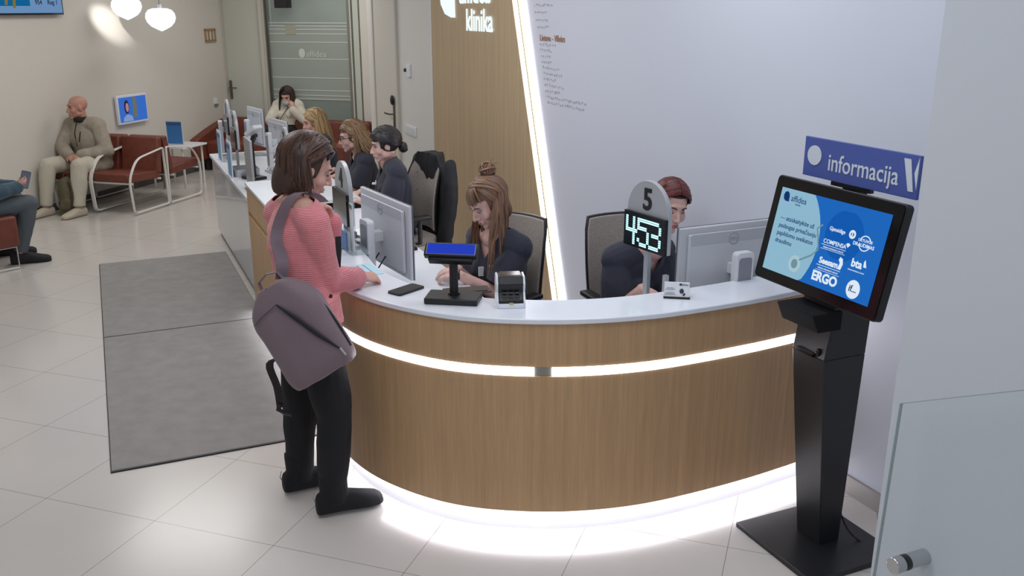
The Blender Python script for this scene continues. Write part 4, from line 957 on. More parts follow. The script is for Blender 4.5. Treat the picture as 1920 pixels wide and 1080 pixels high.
def hair_mat(name, c, c2=None):
    if name in MATS: return MATS[name]
    m = bpy.data.materials.new(name); m.use_nodes = True; nt = m.node_tree; b = nt.nodes['Principled BSDF']; b.inputs['Roughness'].default_value = .42
    at = nt.nodes.new('ShaderNodeNewGeometry'); rp = nt.nodes.new('ShaderNodeValToRGB'); c2 = c2 or [min(255, x * 1.35) for x in c]
    rp.color_ramp.elements[0].color = lin([x * .8 for x in c]); rp.color_ramp.elements[1].color = lin(c2)
    nt.links.new(at.outputs['Random Per Island'], rp.inputs[0]); nt.links.new(rp.outputs[0], b.inputs['Base Color']); MATS[name] = m; return m
def slerp(a, b, t):
    a = a.normalized(); b = b.normalized(); w_ = math.acos(max(-1, min(1, a.dot(b))))
    if w_ < 1e-4: return a
    return (a * math.sin((1 - t) * w_) + b * math.sin(t * w_)) / math.sin(w_)
ER = V((.080, .102, .094)); EC = V((0, -.016, .032))
def surf(u, lift=0): return EC + V((u.x * (ER.x + lift), u.y * (ER.y + lift), u.z * (ER.z + lift)))
def sph(phi, th): return V((math.sin(R(th)) * math.sin(R(phi)), math.sin(R(th)) * math.cos(R(phi)), math.cos(R(th))))
def lock(mb, hd, pts, r, flat=.45, n=5):
    P = [hd.p(*p) for p in pts]; m = len(P)
    rs = [((r * (1 - .75 * (i / (m - 1)) ** 3)) * hd.k, (r * flat * (1 - .75 * (i / (m - 1)) ** 3)) * hd.k) for i in range(m)]
    c = EC; sd = None
    t = (P[min(2, m - 1)] - P[0]).normalized(); out = (P[m // 3] - hd.p(*EC)).normalized(); sd = t.cross(out)
    mb.tube(P, rs, n, side=sd if sd.length > 1e-4 else None)
def fall_hair(mb, hd, rnd, n=260, phi0=52, phi1=308, part=(0, 12), length=.12, flare=1.04, thr=100, wave=0, curlin=0, r=.0075, lenf=None, lift=.004, layers=2, back=0, spread=0):
    """locks run from the parting over the skull and drop down along gravity"""
    down = hd.M.transposed() @ V((0, 0, -1))
    for i in range(n):
        phi = phi0 + (phi1 - phi0) * (i + rnd.random()) / n; ly = (i % layers) * .004 + lift + rnd.uniform(0, .004)
        pp = phi if phi <= 180 else phi - 360; yy = rnd.uniform(-38, 30)
        a = V((math.copysign(.05, pp) + rnd.uniform(-.03, .03), math.sin(R(yy + part[0])), math.cos(R(yy))))
        e = sph(phi, thr + rnd.uniform(-6, 6)); pts = []
        for k in range(7): pts.append(surf(slerp(a, e, k / 6), ly))
        L = (lenf(abs(pp)) if lenf else length) * rnd.uniform(.9, 1.04); p = pts[-1]; out = V((e.x, e.y, 0)).normalized(); ph = rnd.uniform(0, 6)
        for k in range(1, 7):
            s = k / 6; q = p + down * L * s + out * ((flare - 1) * L * math.sin(s * 1.6) - curlin * s ** 3) + V((0, -1, 0)) * back * s
            q = q + out * (spread * s * rnd.uniform(.6, 1)) + V((math.cos(ph + s * 9), math.sin(ph + s * 8), 0)) * wave * s
            pts.append(q)
        lock(mb, hd, pts, r * rnd.uniform(.7, 1.15))
def slick_hair(mb, hd, rnd, bun, n=220, r=.006, lift=.003, phi_face=62, thf=52, ths=100, thb=118):
    """locks run from the hairline over the skull to the bun direction"""
    bu = V(bun).normalized()
    for i in range(n):
        phi = 360 * (i + rnd.random()) / n; pp = abs(phi if phi <= 180 else phi - 360)
        th = thf if pp < 30 else (thf + (ths - thf) * (pp - 30) / 70 if pp < 100 else ths + (thb - ths) * (pp - 100) / 80)
        th -= rnd.uniform(0, 1) ** 2 * th * .6
        a = sph(phi, th); pts = [surf(slerp(a, bu, k / 8 * .97), lift + rnd.uniform(0, .002)) for k in range(9)]
        lock(mb, hd, pts, r * rnd.uniform(.8, 1.2))
def sweep(mb, hd, rnd, n=34, tail=(.07, .12), a0=30, a1=52, e0=98, e1=112, t0=82, t1=98, r=.007, fw=.012, lift=.008):
    dn = hd.M.transposed() @ V((0, 0, -1))
    for sgn in (-1, 1):
        for i in range(n):
            y = R(rnd.uniform(a0, a1)); a = V((sgn * rnd.uniform(0, .04), math.sin(y), math.cos(y))); e = sph(sgn * rnd.uniform(e0, e1), rnd.uniform(t0, t1)); pts = [surf(slerp(a, e, k / 6), lift + rnd.uniform(0, .004)) for k in range(7)]
            l = rnd.uniform(*tail)
            for k in range(1, 5): pts.append(pts[6] + dn * l * k / 4 + V((sgn * .008 * k / 4, fw * k / 4, 0)))
            lock(mb, hd, pts, r)
def cap(mb, hd, lift=0, low=False):
    """closed scalp volume below the locks"""
    c = EC; hd.ell(mb, tuple(c + V((0, -.004, .002))), (ER.x + lift - .001, ER.y + lift - .006, ER.z + lift - .002), 20)
def cap_mesh(root, hd, m, extra=None, face=(.030, .070), lift=0, voxel=.006):
    mb = MB(); cap(mb, hd, lift)
    if extra:
        for c, r_ in extra: hd.ell(mb, c, r_, 16)
    b = root_b[root.name]; mb.xf(Matrix.Translation(-b)); f = hd.d(0, 1, 0); u = hd.d(0, 0, -1)
    return remesh(mb, voxel, 'hair_base', m, root, 1, cuts=[[(hd.p(0, face[0], 0) - b, f), (hd.p(0, 0, face[1]) - b, u)]], solid=.004)
def frame_vecs(P, hp, hs):
    """hp pelvis heading, hs shoulders heading"""
    P['hx'] = H(hp + 90); P['sx'] = H(hs + 90); P['cf'] = H(hs)
SK1 = mat('skin_light', (206, 158, 142), .5, noise_s=30, noise_a=.03); SK2 = mat('skin_pale', (212, 170, 158), .5, noise_s=30, noise_a=.03); SK3 = mat('skin_ruddy', (186, 136, 118), .5, noise_s=30, noise_a=.04)
M_scrub = mat('navy_scrubs', (46, 48, 62), .85, bump=.25, bscale=60, sheen=.1)
M_blackp = mat('black_trousers', (22, 23, 27), .85, bump=.3, bscale=30)

# --- woman in the pink sweater at the counter
rnd = random.Random(11)
P = {}; frame_vecs(P, 58, 52)
P['pel'] = V((-.868, 3.70, .90)); P['che'] = V((-.905, 3.75, 1.265)); P['nk'] = V((-.893, 3.768, 1.405))
P['shR'] = P['che'] + P['sx'] * .165 + V((.0, 0, .055)); P['shL'] = P['che'] - P['sx'] * .15 + V((0, 0, .045))
P['elR'] = V((-.775, 3.70, 1.055)); P['wrR'] = V((-.665, 3.86, 1.02))
P['elL'] = V((-.86, 4.02, 1.03)); P['wrL'] = V((-.80, 3.97, 1.24))
P['haR'] = (V((.75, .62, -.12)), V((-.3, .3, -1)), 1, (35, 55, 40), .95); P['haL'] = (V((-.06, -.12, 1)), V((-.8, -.5, 0)), -1, (40, 60, 50), .88)
P['knR'] = V((-.765, 3.62, .49)); P['knL'] = V((-.95, 3.80, .49)); P['anR'] = V((-.79, 3.615, .09)); P['anL'] = V((-.985, 3.815, .09))
hd = Head((-.852, 3.80, 1.512), 64, -24, 4)
p = person('pink', 'woman in ribbed pink sweater and black trousers leaning on the counter', (-.88, 3.71, 0), P, SK1, .0055, hd=hd)
feats(p, hd, brow=(58, 40, 32), down=True)
mb = MB(); torso(mb, P, .014, 1.0); arm(mb, P, 'L', .014, 1, 1, .006); P2_ = dict(P); P2_['wrR'] = lerp(P['elR'], P['wrR'], .84); P2_['wrL'] = lerp(P['elL'], P['wrL'], .9); arm(mb, P2_, 'R', .016, 1, 1, .008)
mb.tube([P['pel'] + V((0, 0, -.02)), P['pel'] + V((0, 0, .10))], [(.19, .145), (.172, .13)], 20, side=P['hx'])
M_pink = knit('pink_rib_knit', (220, 132, 138))
neckc = P['nk'] + V((0, 0, -.012))
garment(p, mb, 'sweater', M_pink, .007, 3, (.006, 10), cuts=[[(neckc + P['cf'] * -.02, V((P['cf'].x * -.3, P['cf'].y * -.3, 1)).normalized())], [(P['pel'] + V((0, 0, -.02)), V((0, 0, -1)))]])
mb = MB(); torso(mb, P, .008); 
mb2 = MB(); legs(mb2, P, .010, 1, .014, .93); mb2.tube([P['pel'] + V((0, 0, -.10)), P['pel'] + V((0, 0, .04))], [(.165, .12), (.165, .125)], 20, side=P['hx'], round_=True)
garment(p, mb2, 'trousers', M_blackp, .008, 3, (.010, 9))
for s, tv in (('L', H(62)), ('R', H(66))):
    mb = MB(); shoe(mb, P['an' + s] + V((0, 0, .005)), tv, 1.12, .10, .006); o_ = garment(p, mb, 'boot', mat('black_suede_boot', (24, 24, 27), .9, bump=.3, bscale=80), .006, 3, None, solid=0)
    mb = MB(); q = P['an' + s]; mb.tube([q - tv * .082 + V((0, 0, .03)), q - tv * .09 + V((0, 0, .0)), q - tv * .082 + V((0, 0, -.02))], [.002] * 3, 6); mb.xf(Matrix.Translation(-root_b[p.name])); mb.build('pull_tab', M_silver, o_)
HM = hair_mat('dark_brown_hair', (54, 34, 26), (92, 60, 46))
cap_mesh(p, hd, mat('hair_base_brown', (66, 44, 34), .6), [((.050, -.052, -.035), (.034, .042, .085)), ((-.052, -.045, -.035), (.036, .052, .085)), ((0, -.075, -.045), (.07, .045, .095))], (.028, .075), .004)
mb = MB(); fall_hair(mb, hd, rnd, 420, 104, 276, length=.125, flare=1.10, thr=92, curlin=.020, wave=.004, r=.0085, lift=.006, layers=3)
# front pieces swept back past the ear
for sgn in (-1, 1):
    for i in range(34):
        a = V((rnd.uniform(-.03, .03), math.sin(R(rnd.uniform(30, 52))), .7)); e = sph(sgn * rnd.uniform(98, 112), rnd.uniform(82, 98)); pts = [surf(slerp(a, e, k / 6), .008 + rnd.uniform(0, .004)) for k in range(7)]
        dn = hd.M.transposed() @ V((0, 0, -1)); l = rnd.uniform(.07, .12)
        for k in range(1, 5): pts.append(pts[6] + dn * l * k / 4 + V((sgn * .008 * k / 4, .012 * k / 4, 0)))
        lock(mb, hd, pts, .007)
addpart(p, mb, 'hair', HM)
mb = MB(); q0 = hd.p(.076, .0, -.045); mb.tube([q0 + V((.012 * math.cos(R(a)) * .8, .012 * math.cos(R(a)) * .5, .014 * math.sin(R(a)) - .008)) for a in range(0, 360, 30)], .0018, 6, True); addpart(p, mb, 'earring', M_chrome)
mb = MB(); mb.tube([hd.p(-.05, .055, .085), hd.p(0, .078, .09), hd.p(.05, .06, .085), hd.p(.07, .04, .07)], [(.012, .004)] * 4, 8, side=hd.d(0, 0, 1)); addpart(p, mb, 'hair_clip', M_black)

# --- her bag
bg = thing('backpack', 'mauve grey backpack hanging from one shoulder of the woman in pink', 'bag', (-.85, 3.47, .925), 0)
ax_u = V((-.50, .10, .86)).normalized()            # towards the bag's top
nb = H(62 + 115); nb = (nb - ax_u * nb.dot(ax_u)).normalized(); sb = ax_u.cross(nb) * -1
sb = nb.cross(ax_u)
BM = Matrix((sb, nb, ax_u)).transposed().to_4x4()    # local x side, y outward (towards camera), z up along bag
mb = MB(); rgs = []
for i in range(17):
    s = i / 16; z = -.215 + .42 * s
    hw = .150 * (1 - max(0, (s - .62) / .38) ** 2.4 * .62) * (1 - max(0, (.08 - s) / .08) * .10); dp = .082 * (1 - max(0, (s - .6) / .4) ** 2 * .55) * (1 - max(0, (.1 - s) / .1) * .25)
    rg = []
    for j in range(28):
        a = 2 * math.pi * j / 28; x = math.cos(a); y = math.sin(a); rg.append((hw * math.copysign(abs(x) ** .55, x), dp * math.copysign(abs(y) ** .6, y) + .01, z))
    rgs.append(rg)
mb.ring(rgs); mb.xf(BM); M_bag = mat('mauve_nylon', (116, 98, 104), .55, bump=.3, bscale=200, sheen=.2)
remesh(mb, .008, 'bag_body', M_bag, bg, 3, disp=(.006, 8))
def bagp(pts): return [BM @ V(p_) for p_ in pts]
mb = MB(); mb.tube(bagp([(.0, .094, .13), (-.04, .10, .05), (-.08, .100, -.05), (-.12, .09, -.14)]), [(.004, .003), (.011, .004), (.010, .004), (.004, .003)], 8, side=BM @ V((1, 0, 0))); mb.build('pocket_zip', mat('zip_black', (24, 22, 24), .6), bg)
mb = MB(); mb.tube(bagp(curve_([(.02, .045, .198), (-.06, .04, .178), (-.115, .035, .12), (-.143, .03, .03), (-.149, .03, -.08), (-.146, .03, -.16)], 4)), [.006] * 21, 8); mb.build('main_zip', mat('zip_black', (24, 22, 24), .6), bg)
mb = MB(); mb.cyl(*bagp([(-.125, .094, -.14), (-.13, .098, -.175)]), .004, 8); mb.build('zip_pull', M_chrome, bg)
mb = MB(); mb.tube(bagp([(.12, .085, .10), (.08, .094, .115), (.0, .094, .13)]), [(.003, .002)] * 3, 6); mb.build('seam', mat('bag_seam', (86, 72, 78), .6), bg)
mb = MB(); mb.band(bagp([(-.05, .0, .20), (-.045, .0, .235), (0, .0, .25), (.045, .0, .235), (.05, .0, .20)]), BM @ V((0, .014, 0)), .005); mb.build('top_handle', M_bag, bg)
B0 = V((-.85, 3.47, .925))
A_ = lerp(P['nk'], P['shR'], .52) + V((0, 0, .070)); cf_ = P['cf']; top_b = B0 + BM @ V((-.04, -.01, .205))
mb = MB(); path = curve_pts([top_b, top_b + V((.005, .015, .07)), A_ - cf_ * .135 + V((0, 0, -.16)), A_ - cf_ * .075 + V((0, 0, -.03)), A_, A_ + cf_ * .08 + V((0, 0, -.05)), A_ + cf_ * .12 + V((.02, -.01, -.20)), V((-.745, 3.70, .98)), V((-.735, 3.60, .85)), B0 + BM @ V((-.13, -.03, -.14))], 4)
mb.band([q - B0 for q in path[:21]], H(62) * .024, .006); mb.build('shoulder_strap', mat('strap_mauve', (112, 96, 104), .6), bg)
mb = MB(); mb.band([q - B0 for q in path[24:]], H(62) * .012, .004); mb.build('lower_strap', M_black, bg)
mb = MB(); q0 = B0 + BM @ V((.12, -.05, -.08)); pth = curve_pts([q0, V((-1.02, 3.60, .72)), V((-1.005, 3.63, .60)), V((-1.0, 3.64, .50))], 4); mb.band([q - B0 for q in pth], V((.014, .008, 0)), .004); mb.build('hanging_strap', mat('strap_dark', (44, 34, 36), .6), bg)
mb = MB(); mb.tube([V(a) - B0 for a in ((-1.0, 3.64, .52), (-1.01, 3.64, .49), (-.985, 3.635, .475), (-.95, 3.63, .468))], [.011, .012, .007, .006], 8); mb.build('buckle', M_black, bg)

# --- scrubs helper
def scrubs(p, P, g=1.0, sleeve=.78, male=False, vneck=True, m=None):
    mb = MB(); torso(mb, P, .024, g, male=male)
    for s in 'LR': arm(mb, P, s, .016, g, sleeve, .020)
    f = P['cf']; c = lerp(P['che'], P['nk'], .35) + f * .06; cuts = []
    if vneck:
        v0 = lerp(P['pel'], P['che'], .98) + f * .10; cuts.append([(v0, (P['sx'] * .83 + V((0, 0, .55)) + f * .05).normalized()), (v0, (-P['sx'] * .83 + V((0, 0, .55)) + f * .05).normalized()), (P['che'] + f * .005, f)])
    return garment(p, mb, 'scrub_top', m or M_scrub, .007, 3, (.007, 9), cuts=cuts)
def seated(pel, hp, hs, lean=.06, spine=.33, neck=.14, sw=.17, side=0):
    P = {}; frame_vecs(P, hp, hs); P['pel'] = V(pel); P['che'] = V(pel) + H(hs) * lean + V((0, 0, spine)) + P['sx'] * side; P['nk'] = P['che'] + H(hs) * lean * .45 + V((0, 0, neck))
    P['shR'] = P['che'] + P['sx'] * sw + V((0, 0, .075)); P['shL'] = P['che'] - P['sx'] * sw + V((0, 0, .075))
    for s, k in (('L', -1), ('R', 1)):
        h = P['pel'] + P['hx'] * .09 * k; P['kn' + s] = h + H(hp) * .40 + V((0, 0, .03)) + P['hx'] * .03 * k; P['an' + s] = V((P['kn' + s].x, P['kn' + s].y, .085)) - H(hp) * .03
    return P
def armto(P, s, wr, dirn, n, up, curl=(25, 30, 20), k=.92, L1=.28, L2=.25, pole=V((0, 0, -1))):
    S = P['sh' + s]; W_ = V(wr); d = W_ - S; D = min(d.length, (L1 + L2) * .985); a = (L1 * L1 - L2 * L2 + D * D) / (2 * D); h = math.sqrt(max(0, L1 * L1 - a * a)); u = d.normalized()
    q = pole - u * pole.dot(u); q.normalize(); P['el' + s] = S + u * a + q * h; P['wr' + s] = S + u * D if D < d.length else W_
    P['ha' + s] = (V(dirn), V(n), up, curl, k)
def finish_seated(p, P, g=1.0, tr=None, sh=None, shoe_k=1.0, toe=None, male=False):
    mb = MB(); legs(mb, P, .010, g, .010, .95); mb.tube([P['pel'] + V((0, 0, -.07)), P['pel'] + V((0, 0, .05))], [(.165 * g, .125 * g), (.165 * g, .125 * g)], 20, side=P['hx'], round_=True)
    garment(p, mb, 'trousers', tr or M_blackp, .009, 3, (.009, 9))
    for s in 'LR':
        mb = MB(); shoe(mb, P['an' + s], toe or H(0) * 0 + P['hx'].cross(V((0, 0, 1))) * -1, shoe_k, 0, .003); garment(p, mb, 'shoe', sh or mat('white_sneaker', (206, 204, 200), .6), .007, 2, None, solid=0)

# --- receptionist with long hair and small top bun
rnd = random.Random(5)
P = seated((-.03, 4.95, .50), -135, -132, .06, .34, .13, .165)
hd = Head((-.13, 4.83, 1.150), -122, -30, 3)
P['nk'] = V((-.095, 4.875, .985)); 
armto(P, 'R', (-.30, 4.78, .80), V((-.95, -.25, -.12)), V((0, 0, -1)), 1, (18, 22, 15), .88)
armto(P, 'L', (-.28, 4.66, .80), V((-1, .05, -.1)), V((0, 0, -1)), -1, (22, 25, 18), .88)
p = person('r', 'receptionist with long light brown hair and bangs typing beside the oak panel', (-.03, 4.95, 0), P, SK2, .006, hd=hd)
feats(p, hd, brow=(96, 70, 54), down=True); scrubs(p, P, 1, .8); finish_seated(p, P)
HM = hair_mat('light_brown_hair', (98, 70, 52), (150, 112, 86))
cap_mesh(p, hd, mat('hair_base_light', (112, 82, 62), .6), [((0, -.06, -.04), (.068, .045, .09))], (.028, .052), .003)
mb = MB(); fall_hair(mb, hd, rnd, 300, 100, 260, length=.30, flare=1.02, thr=92, wave=.006, r=.008, lift=.004, layers=3, lenf=lambda a: .24 if a > 120 else .34)
for sgn in (-1, 1):
    for i in range(26):                      # front strands falling over the shoulders
        e = sph(sgn * rnd.uniform(84, 104), rnd.uniform(90, 102)); a = V((0, .35, .9)); pts = [surf(slerp(a, e, k / 6), .006) for k in range(7)]; dn = hd.M.transposed() @ V((0, 0, -1)); l = rnd.uniform(.24, .40); fw = hd.M.transposed() @ (P['cf'] * .05); wv = rnd.uniform(0, 6)
        for k in range(1, 8): s = k / 7; pts.append(pts[6] + dn * l * s + fw * math.sin(s * 1.5) + V((sgn * .01 * math.sin(s * 3) + .006 * math.sin(wv + 7 * s), 0, 0)))
        lock(mb, hd, pts, .006)
for i in range(60):                          # bangs
    ph_ = rnd.uniform(-52, 52); a = V((rnd.uniform(-.1, .1), .25, .95)); e = sph(ph_, 78 + rnd.uniform(-3, 5) - abs(ph_) * .05); lock(mb, hd, [surf(slerp(a, e, k / 7), .007 + .004 * math.sin(k / 7 * 3)) for k in range(8)], .007)
addpart(p, mb, 'hair', HM)
mb = MB(); bc = V((.008, -.092, .142)); hd.ell(mb, tuple(bc), (.034, .034, .030), 14)
for i in range(26):
    ax = V((rnd.uniform(-1, 1), rnd.uniform(-1, 1), rnd.uniform(-1, 1))).normalized(); u_ = ax.orthogonal().normalized(); v_ = ax.cross(u_); r_ = rnd.uniform(.028, .042)
    mb.tube([hd.p(*(bc + u_ * r_ * math.cos(t_) + v_ * r_ * math.sin(t_))) for t_ in [j * .7 for j in range(7)]], [.006] * 7, 6)
for i in range(8):
    e_ = bc + V((rnd.uniform(-.03, .03), -.03 - rnd.uniform(0, .03), rnd.uniform(-.01, .04))); mb.tube([hd.p(*bc), hd.p(*(bc * .4 + e_ * .6 + V((0, 0, .006)))), hd.p(*e_)], [.003, .002, .0006], 5)
addpart(p, mb, 'top_bun', HM)
mb = MB(); mb.tube([hd.p(*(V((0, -.055, .118)) + V((.013 * math.cos(a), .013 * math.sin(a), 0)))) for a in [j * .6 for j in range(11)]], .005, 6, True); addpart(p, mb, 'hair_tie', M_black)
mb = MB(); q0 = lerp(P['pel'], P['che'], .80) + P['cf'] * .135; mb.box(q0, (.035, .012, .05), Matrix.Rotation(R(20), 3, 'Z')); addpart(p, mb, 'name_badge', M_paper)
mb = MB(); tm = Matrix.Translation(lerp(P['pel'], P['che'], .93) + P['cf'] * .128 - P['sx'] * .09) @ Matrix.Rotation(R(rzf(-132) - 8), 4, 'Z'); txt('affidea', .026, tm @ face_M(0, 0, 0), mb, .002, .0003); addpart(p, mb, 'chest_lettering', M_paper)
mb = MB(); mb.tube([P['wrL'] + V((.0, .027 * math.cos(a), .025 * math.sin(a))) for a in [j * .63 for j in range(10)]], [(.006, .003)] * 10, 6, True); addpart(p, mb, 'watch', M_black)

# --- red haired colleague behind the right monitor
rnd = random.Random(8)
P = seated((.60, 4.75, .50), 140, 145, .07, .33, .13, .165, 0)
P['che'] = V((.67, 4.70, .83)); P['nk'] = V((.745, 4.635, .99)); P['shR'] = P['che'] + P['sx'] * .165 + V((0, 0, .075)); P['shL'] = P['che'] - P['sx'] * .165 + V((0, 0, .075))
hd = Head((.806, 4.58, 1.185), 164, -14, -6)
armto(P, 'R', (.66, 4.42, .80), V((.5, -.7, -.1)), V((0, 0, -1)), 1, k=.88); armto(P, 'L', (.92, 4.46, .80), V((.2, -.9, -.1)), V((0, 0, -1)), -1, k=.88)
p = person('q', 'red haired receptionist looking down behind the right hand monitor', (.60, 4.75, 0), P, SK2, .006, hd=hd)
feats(p, hd, brow=(80, 42, 36), down=True); scrubs(p, P, 1, .95); finish_seated(p, P)
HM = hair_mat('dark_red_hair', (64, 20, 20), (120, 48, 44)); cap_mesh(p, hd, mat('hair_base_red', (60, 22, 22), .6), None, (.030, .072), .002)
mb = MB()
for sgn in (-1, 1):
    for i in range(130):
        yy = rnd.uniform(-50, 50); a = V((sgn * .012, math.sin(R(yy)), math.cos(R(yy)))); e = sph(sgn * rnd.uniform(150, 178), rnd.uniform(98, 120)); mid = sph(sgn * (96 - max(0, yy) * .55 + rnd.uniform(-4, 8)), rnd.uniform(62, 92))
        lf = .006 + rnd.uniform(0, .005); pts = [surf(slerp(a, mid, k / 4), lf) for k in range(4)] + [surf(slerp(mid, e, k / 5), lf) for k in range(6)]; lock(mb, hd, pts, .0065, .6)
addpart(p, mb, 'hair', HM)
mb = MB(); hd.ell(mb, (0, -.125, -.01), (.034, .026, .034)); addpart(p, mb, 'low_bun', mat('hair_base_red', (84, 32, 30), .6))

# --- black haired woman with a low bun
rnd = random.Random(9)
P = seated((-.88, 6.97, .53), -110, -106, .03, .375, .13, .195)
P['nk'] = P['che'] + V((-.025, -.01, .135)); hd = Head((-.955, 6.90, 1.165), -106, -12, 0)
armto(P, 'L', (-1.12, 6.62, .80), V((-1, .1, -.1)), V((0, 0, -1)), -1, k=.9); armto(P, 'R', (-1.16, 6.95, .80), V((-.9, -.4, -.1)), V((0, 0, -1)), 1, k=.9)
p = person('s', 'black haired woman in navy scrubs with low bun, facing left', (-.88, 6.97, 0), P, SK2, .007, hd=hd)
feats(p, hd, brow=(30, 24, 24)); scrubs(p, P, 1, .85); finish_seated(p, P)
HM = hair_mat('black_hair', (22, 19, 20), (42, 36, 38)); cap_mesh(p, hd, mat('hair_base_black', (20, 18, 19), .6), None, (.040, .045), .004)
mb = MB(); slick_hair(mb, hd, rnd, (0, -.88, -.5), 300, .008, .010, ths=106, thb=124)
for i in range(70):
    a = sph(rnd.uniform(-70, 70), rnd.uniform(50, 62)); m_ = sph(math.copysign(80, a.x), 88); b_ = V((0, -.85, -.5)); lock(mb, hd, [surf(slerp(a, m_, k / 4), .013) for k in range(5)] + [surf(slerp(m_, b_, k / 5), .013) for k in range(1, 6)], .008)
addpart(p, mb, 'hair', HM)
mb = MB(); bc = V((0, -.122, -.045))
hd.ell(mb, tuple(bc), (.040, .034, .040))
for i in range(18):
    ax = V((rnd.uniform(-.4, .4), 1, rnd.uniform(-.4, .4))).normalized(); u_ = ax.orthogonal().normalized(); v_ = ax.cross(u_); r_ = rnd.uniform(.02, .036)
    mb.tube([hd.p(*(bc + V((0, -.012, 0)) + u_ * r_ * math.cos(t_) + v_ * r_ * math.sin(t_))) for t_ in [j * .7 for j in range(8)]], [.005] * 8, 5)
addpart(p, mb, 'low_bun', HM)
mb = MB(); q0 = lerp(P['pel'], P['che'], .90) + P['cf'] * .14 - P['sx'] * .02; mb.tube([q0 + V((0, 0, .03)), q0], [.004, .006], 6); mb.box(q0 + V((-.01, -.02, .01)), (.03, .03, .012)); addpart(p, mb, 'badge_clip', M_paper)

# --- woman with glasses
rnd = random.Random(10)
P = seated((-1.25, 7.98, .48), -110, -108, .05, .345, .13, .185)
P['nk'] = P['che'] + V((-.03, -.01, .12)); hd = Head((-1.375, 7.90, 1.09), -108, -10, 0)
armto(P, 'L', (-1.48, 7.62, .80), V((-1, .1, -.1)), V((0, 0, -1)), -1, k=.9); armto(P, 'R', (-1.55, 7.95, .80), V((-.9, -.4, -.1)), V((0, 0, -1)), 1, k=.9)
p = person('t', 'woman in navy scrubs with dark glasses and wavy light brown hair', (-1.24, 7.98, 0), P, SK2, .007, hd=hd)
feats(p, hd, brow=(90, 66, 50)); scrubs(p, P, 1, .85); finish_seated(p, P)
HM = hair_mat('wavy_brown_hair', (104, 76, 54), (160, 128, 92)); cap_mesh(p, hd, mat('hair_base_wavy', (122, 94, 68), .6), None, (.034, .055), .004)
mb = MB(); fall_hair(mb, hd, rnd, 260, 100, 260, length=.17, flare=1.15, thr=92, wave=.014, r=.009, lift=.009, layers=3, spread=.045, back=.04); sweep(mb, hd, rnd, 60, (.10, .16), 5, 56, 84, 112, 84, 98, .008, -.01)
addpart(p, mb, 'hair', HM)
mb = MB()
for k in (-1, 1):
    mb.tube([hd.p(k * (.033 + .021 * math.cos(a)), .096, .006 + .014 * math.sin(a)) for a in [j * .52 for j in range(12)]], .0024, 6, True); mb.tube([hd.p(k * .054, .095, .012), hd.p(k * .076, .06, .010), hd.p(k * .08, -.01, .006)], [.003] * 3, 6)
mb.tube([hd.p(-.012, .097, .010), hd.p(0, .104, .011), hd.p(.012, .097, .010)], [.002] * 3, 6); addpart(p, mb, 'glasses', M_black)

# --- blonde woman
rnd = random.Random(12)
P = seated((-1.87, 9.36, .46), -108, -106, .05, .335, .13, .18)
P['nk'] = P['che'] + V((-.03, -.01, .12)); hd = Head((-1.985, 9.28, 1.05), -106, -10, 0)
armto(P, 'L', (-2.1, 9.0, .80), V((-1, .1, -.1)), V((0, 0, -1)), -1, k=.9); armto(P, 'R', (-2.15, 9.3, .80), V((-.9, -.4, -.1)), V((0, 0, -1)), 1, k=.9)
p = person('u', 'blonde woman in profile, farthest of the seated clerks', (-1.86, 9.36, 0), P, SK1, .008, hd=hd)
feats(p, hd, brow=(110, 84, 60)); scrubs(p, P, 1, .85); finish_seated(p, P)
HM = hair_mat('blonde_hair', (150, 118, 78), (204, 172, 124)); cap_mesh(p, hd, mat('hair_base_blonde', (168, 136, 96), .6), None, (.034, .055), .004)
mb = MB(); fall_hair(mb, hd, rnd, 240, 98, 262, length=.30, flare=1.02, thr=92, wave=.004, r=.009, lift=.005, layers=3, back=.06); sweep(mb, hd, rnd, 60, (.16, .28), 5, 54, 84, 112, 84, 98, .008, -.02); addpart(p, mb, 'hair', HM)

# --- woman in the cream sweater on the sofa
rnd = random.Random(13)
P = seated((-3.14, 13.02, .47), 196, 200, .0, .34, .14, .17)
P['che'] = P['pel'] + V((0, .04, .32)); P['nk'] = P['che'] + V((0, -.01, .13)); P['shR'] = P['che'] + P['sx'] * .17 + V((0, 0, .05)); P['shL'] = P['che'] - P['sx'] * .17 + V((0, 0, .05))
hd = Head((-3.13, 12.98, .965), 192, -16, 0)
armto(P, 'R', (-3.24, 12.74, .56), V((.6, -.7, .1)), V((0, .1, 1)), -1, (60, 50, 40), .92, pole=V((-1, 0, -.4)))
armto(P, 'L', (-3.02, 12.83, .80), V((-.15, .03, 1)), V((-.3, .9, 0)), 1, (12, 14, 10), .92, pole=V((.8, 0, -1)))
p = person('v', 'masked woman in cream sweater sitting on the sofa with a phone', (-3.14, 13.02, 0), P, SK1, .009, hd=hd)
feats(p, hd, brow=(40, 30, 28))
mb = MB(); torso(mb, P, .026); arm(mb, P, 'L', .016, 1, 1, .012); arm(mb, P, 'R', .018, 1, 1, .014); garment(p, mb, 'sweater', knit('cream_knit', (226, 220, 204)), .010, 3, (.008, 9))
finish_seated(p, P, 1.05, M_blackp, mat('black_shoe', (24, 24, 26), .7))
HM = hair_mat('deep_brown_hair', (40, 26, 22), (66, 44, 36)); cap_mesh(p, hd, mat('hair_base_deep', (36, 24, 20), .6), None, (.038, .055), .004)
mb = MB(); fall_hair(mb, hd, rnd, 240, 62, 298, length=.19, flare=1.08, thr=92, r=.010, lift=.005, layers=3); addpart(p, mb, 'hair', HM)
mb = MB(); hd.ell(mb, (0, .052, -.055), (.056, .056, .042), 16); hd.ell(mb, (0, .095, -.05), (.02, .018, .025), 12); b_ = root_b[p.name]; garment(p, mb, 'face_mask', mat('mask_blue', (176, 196, 204), .8), .006, 2, None, cuts=[[(hd.p(0, .03, 0), hd.d(0, -1, 0))]], solid=.001)
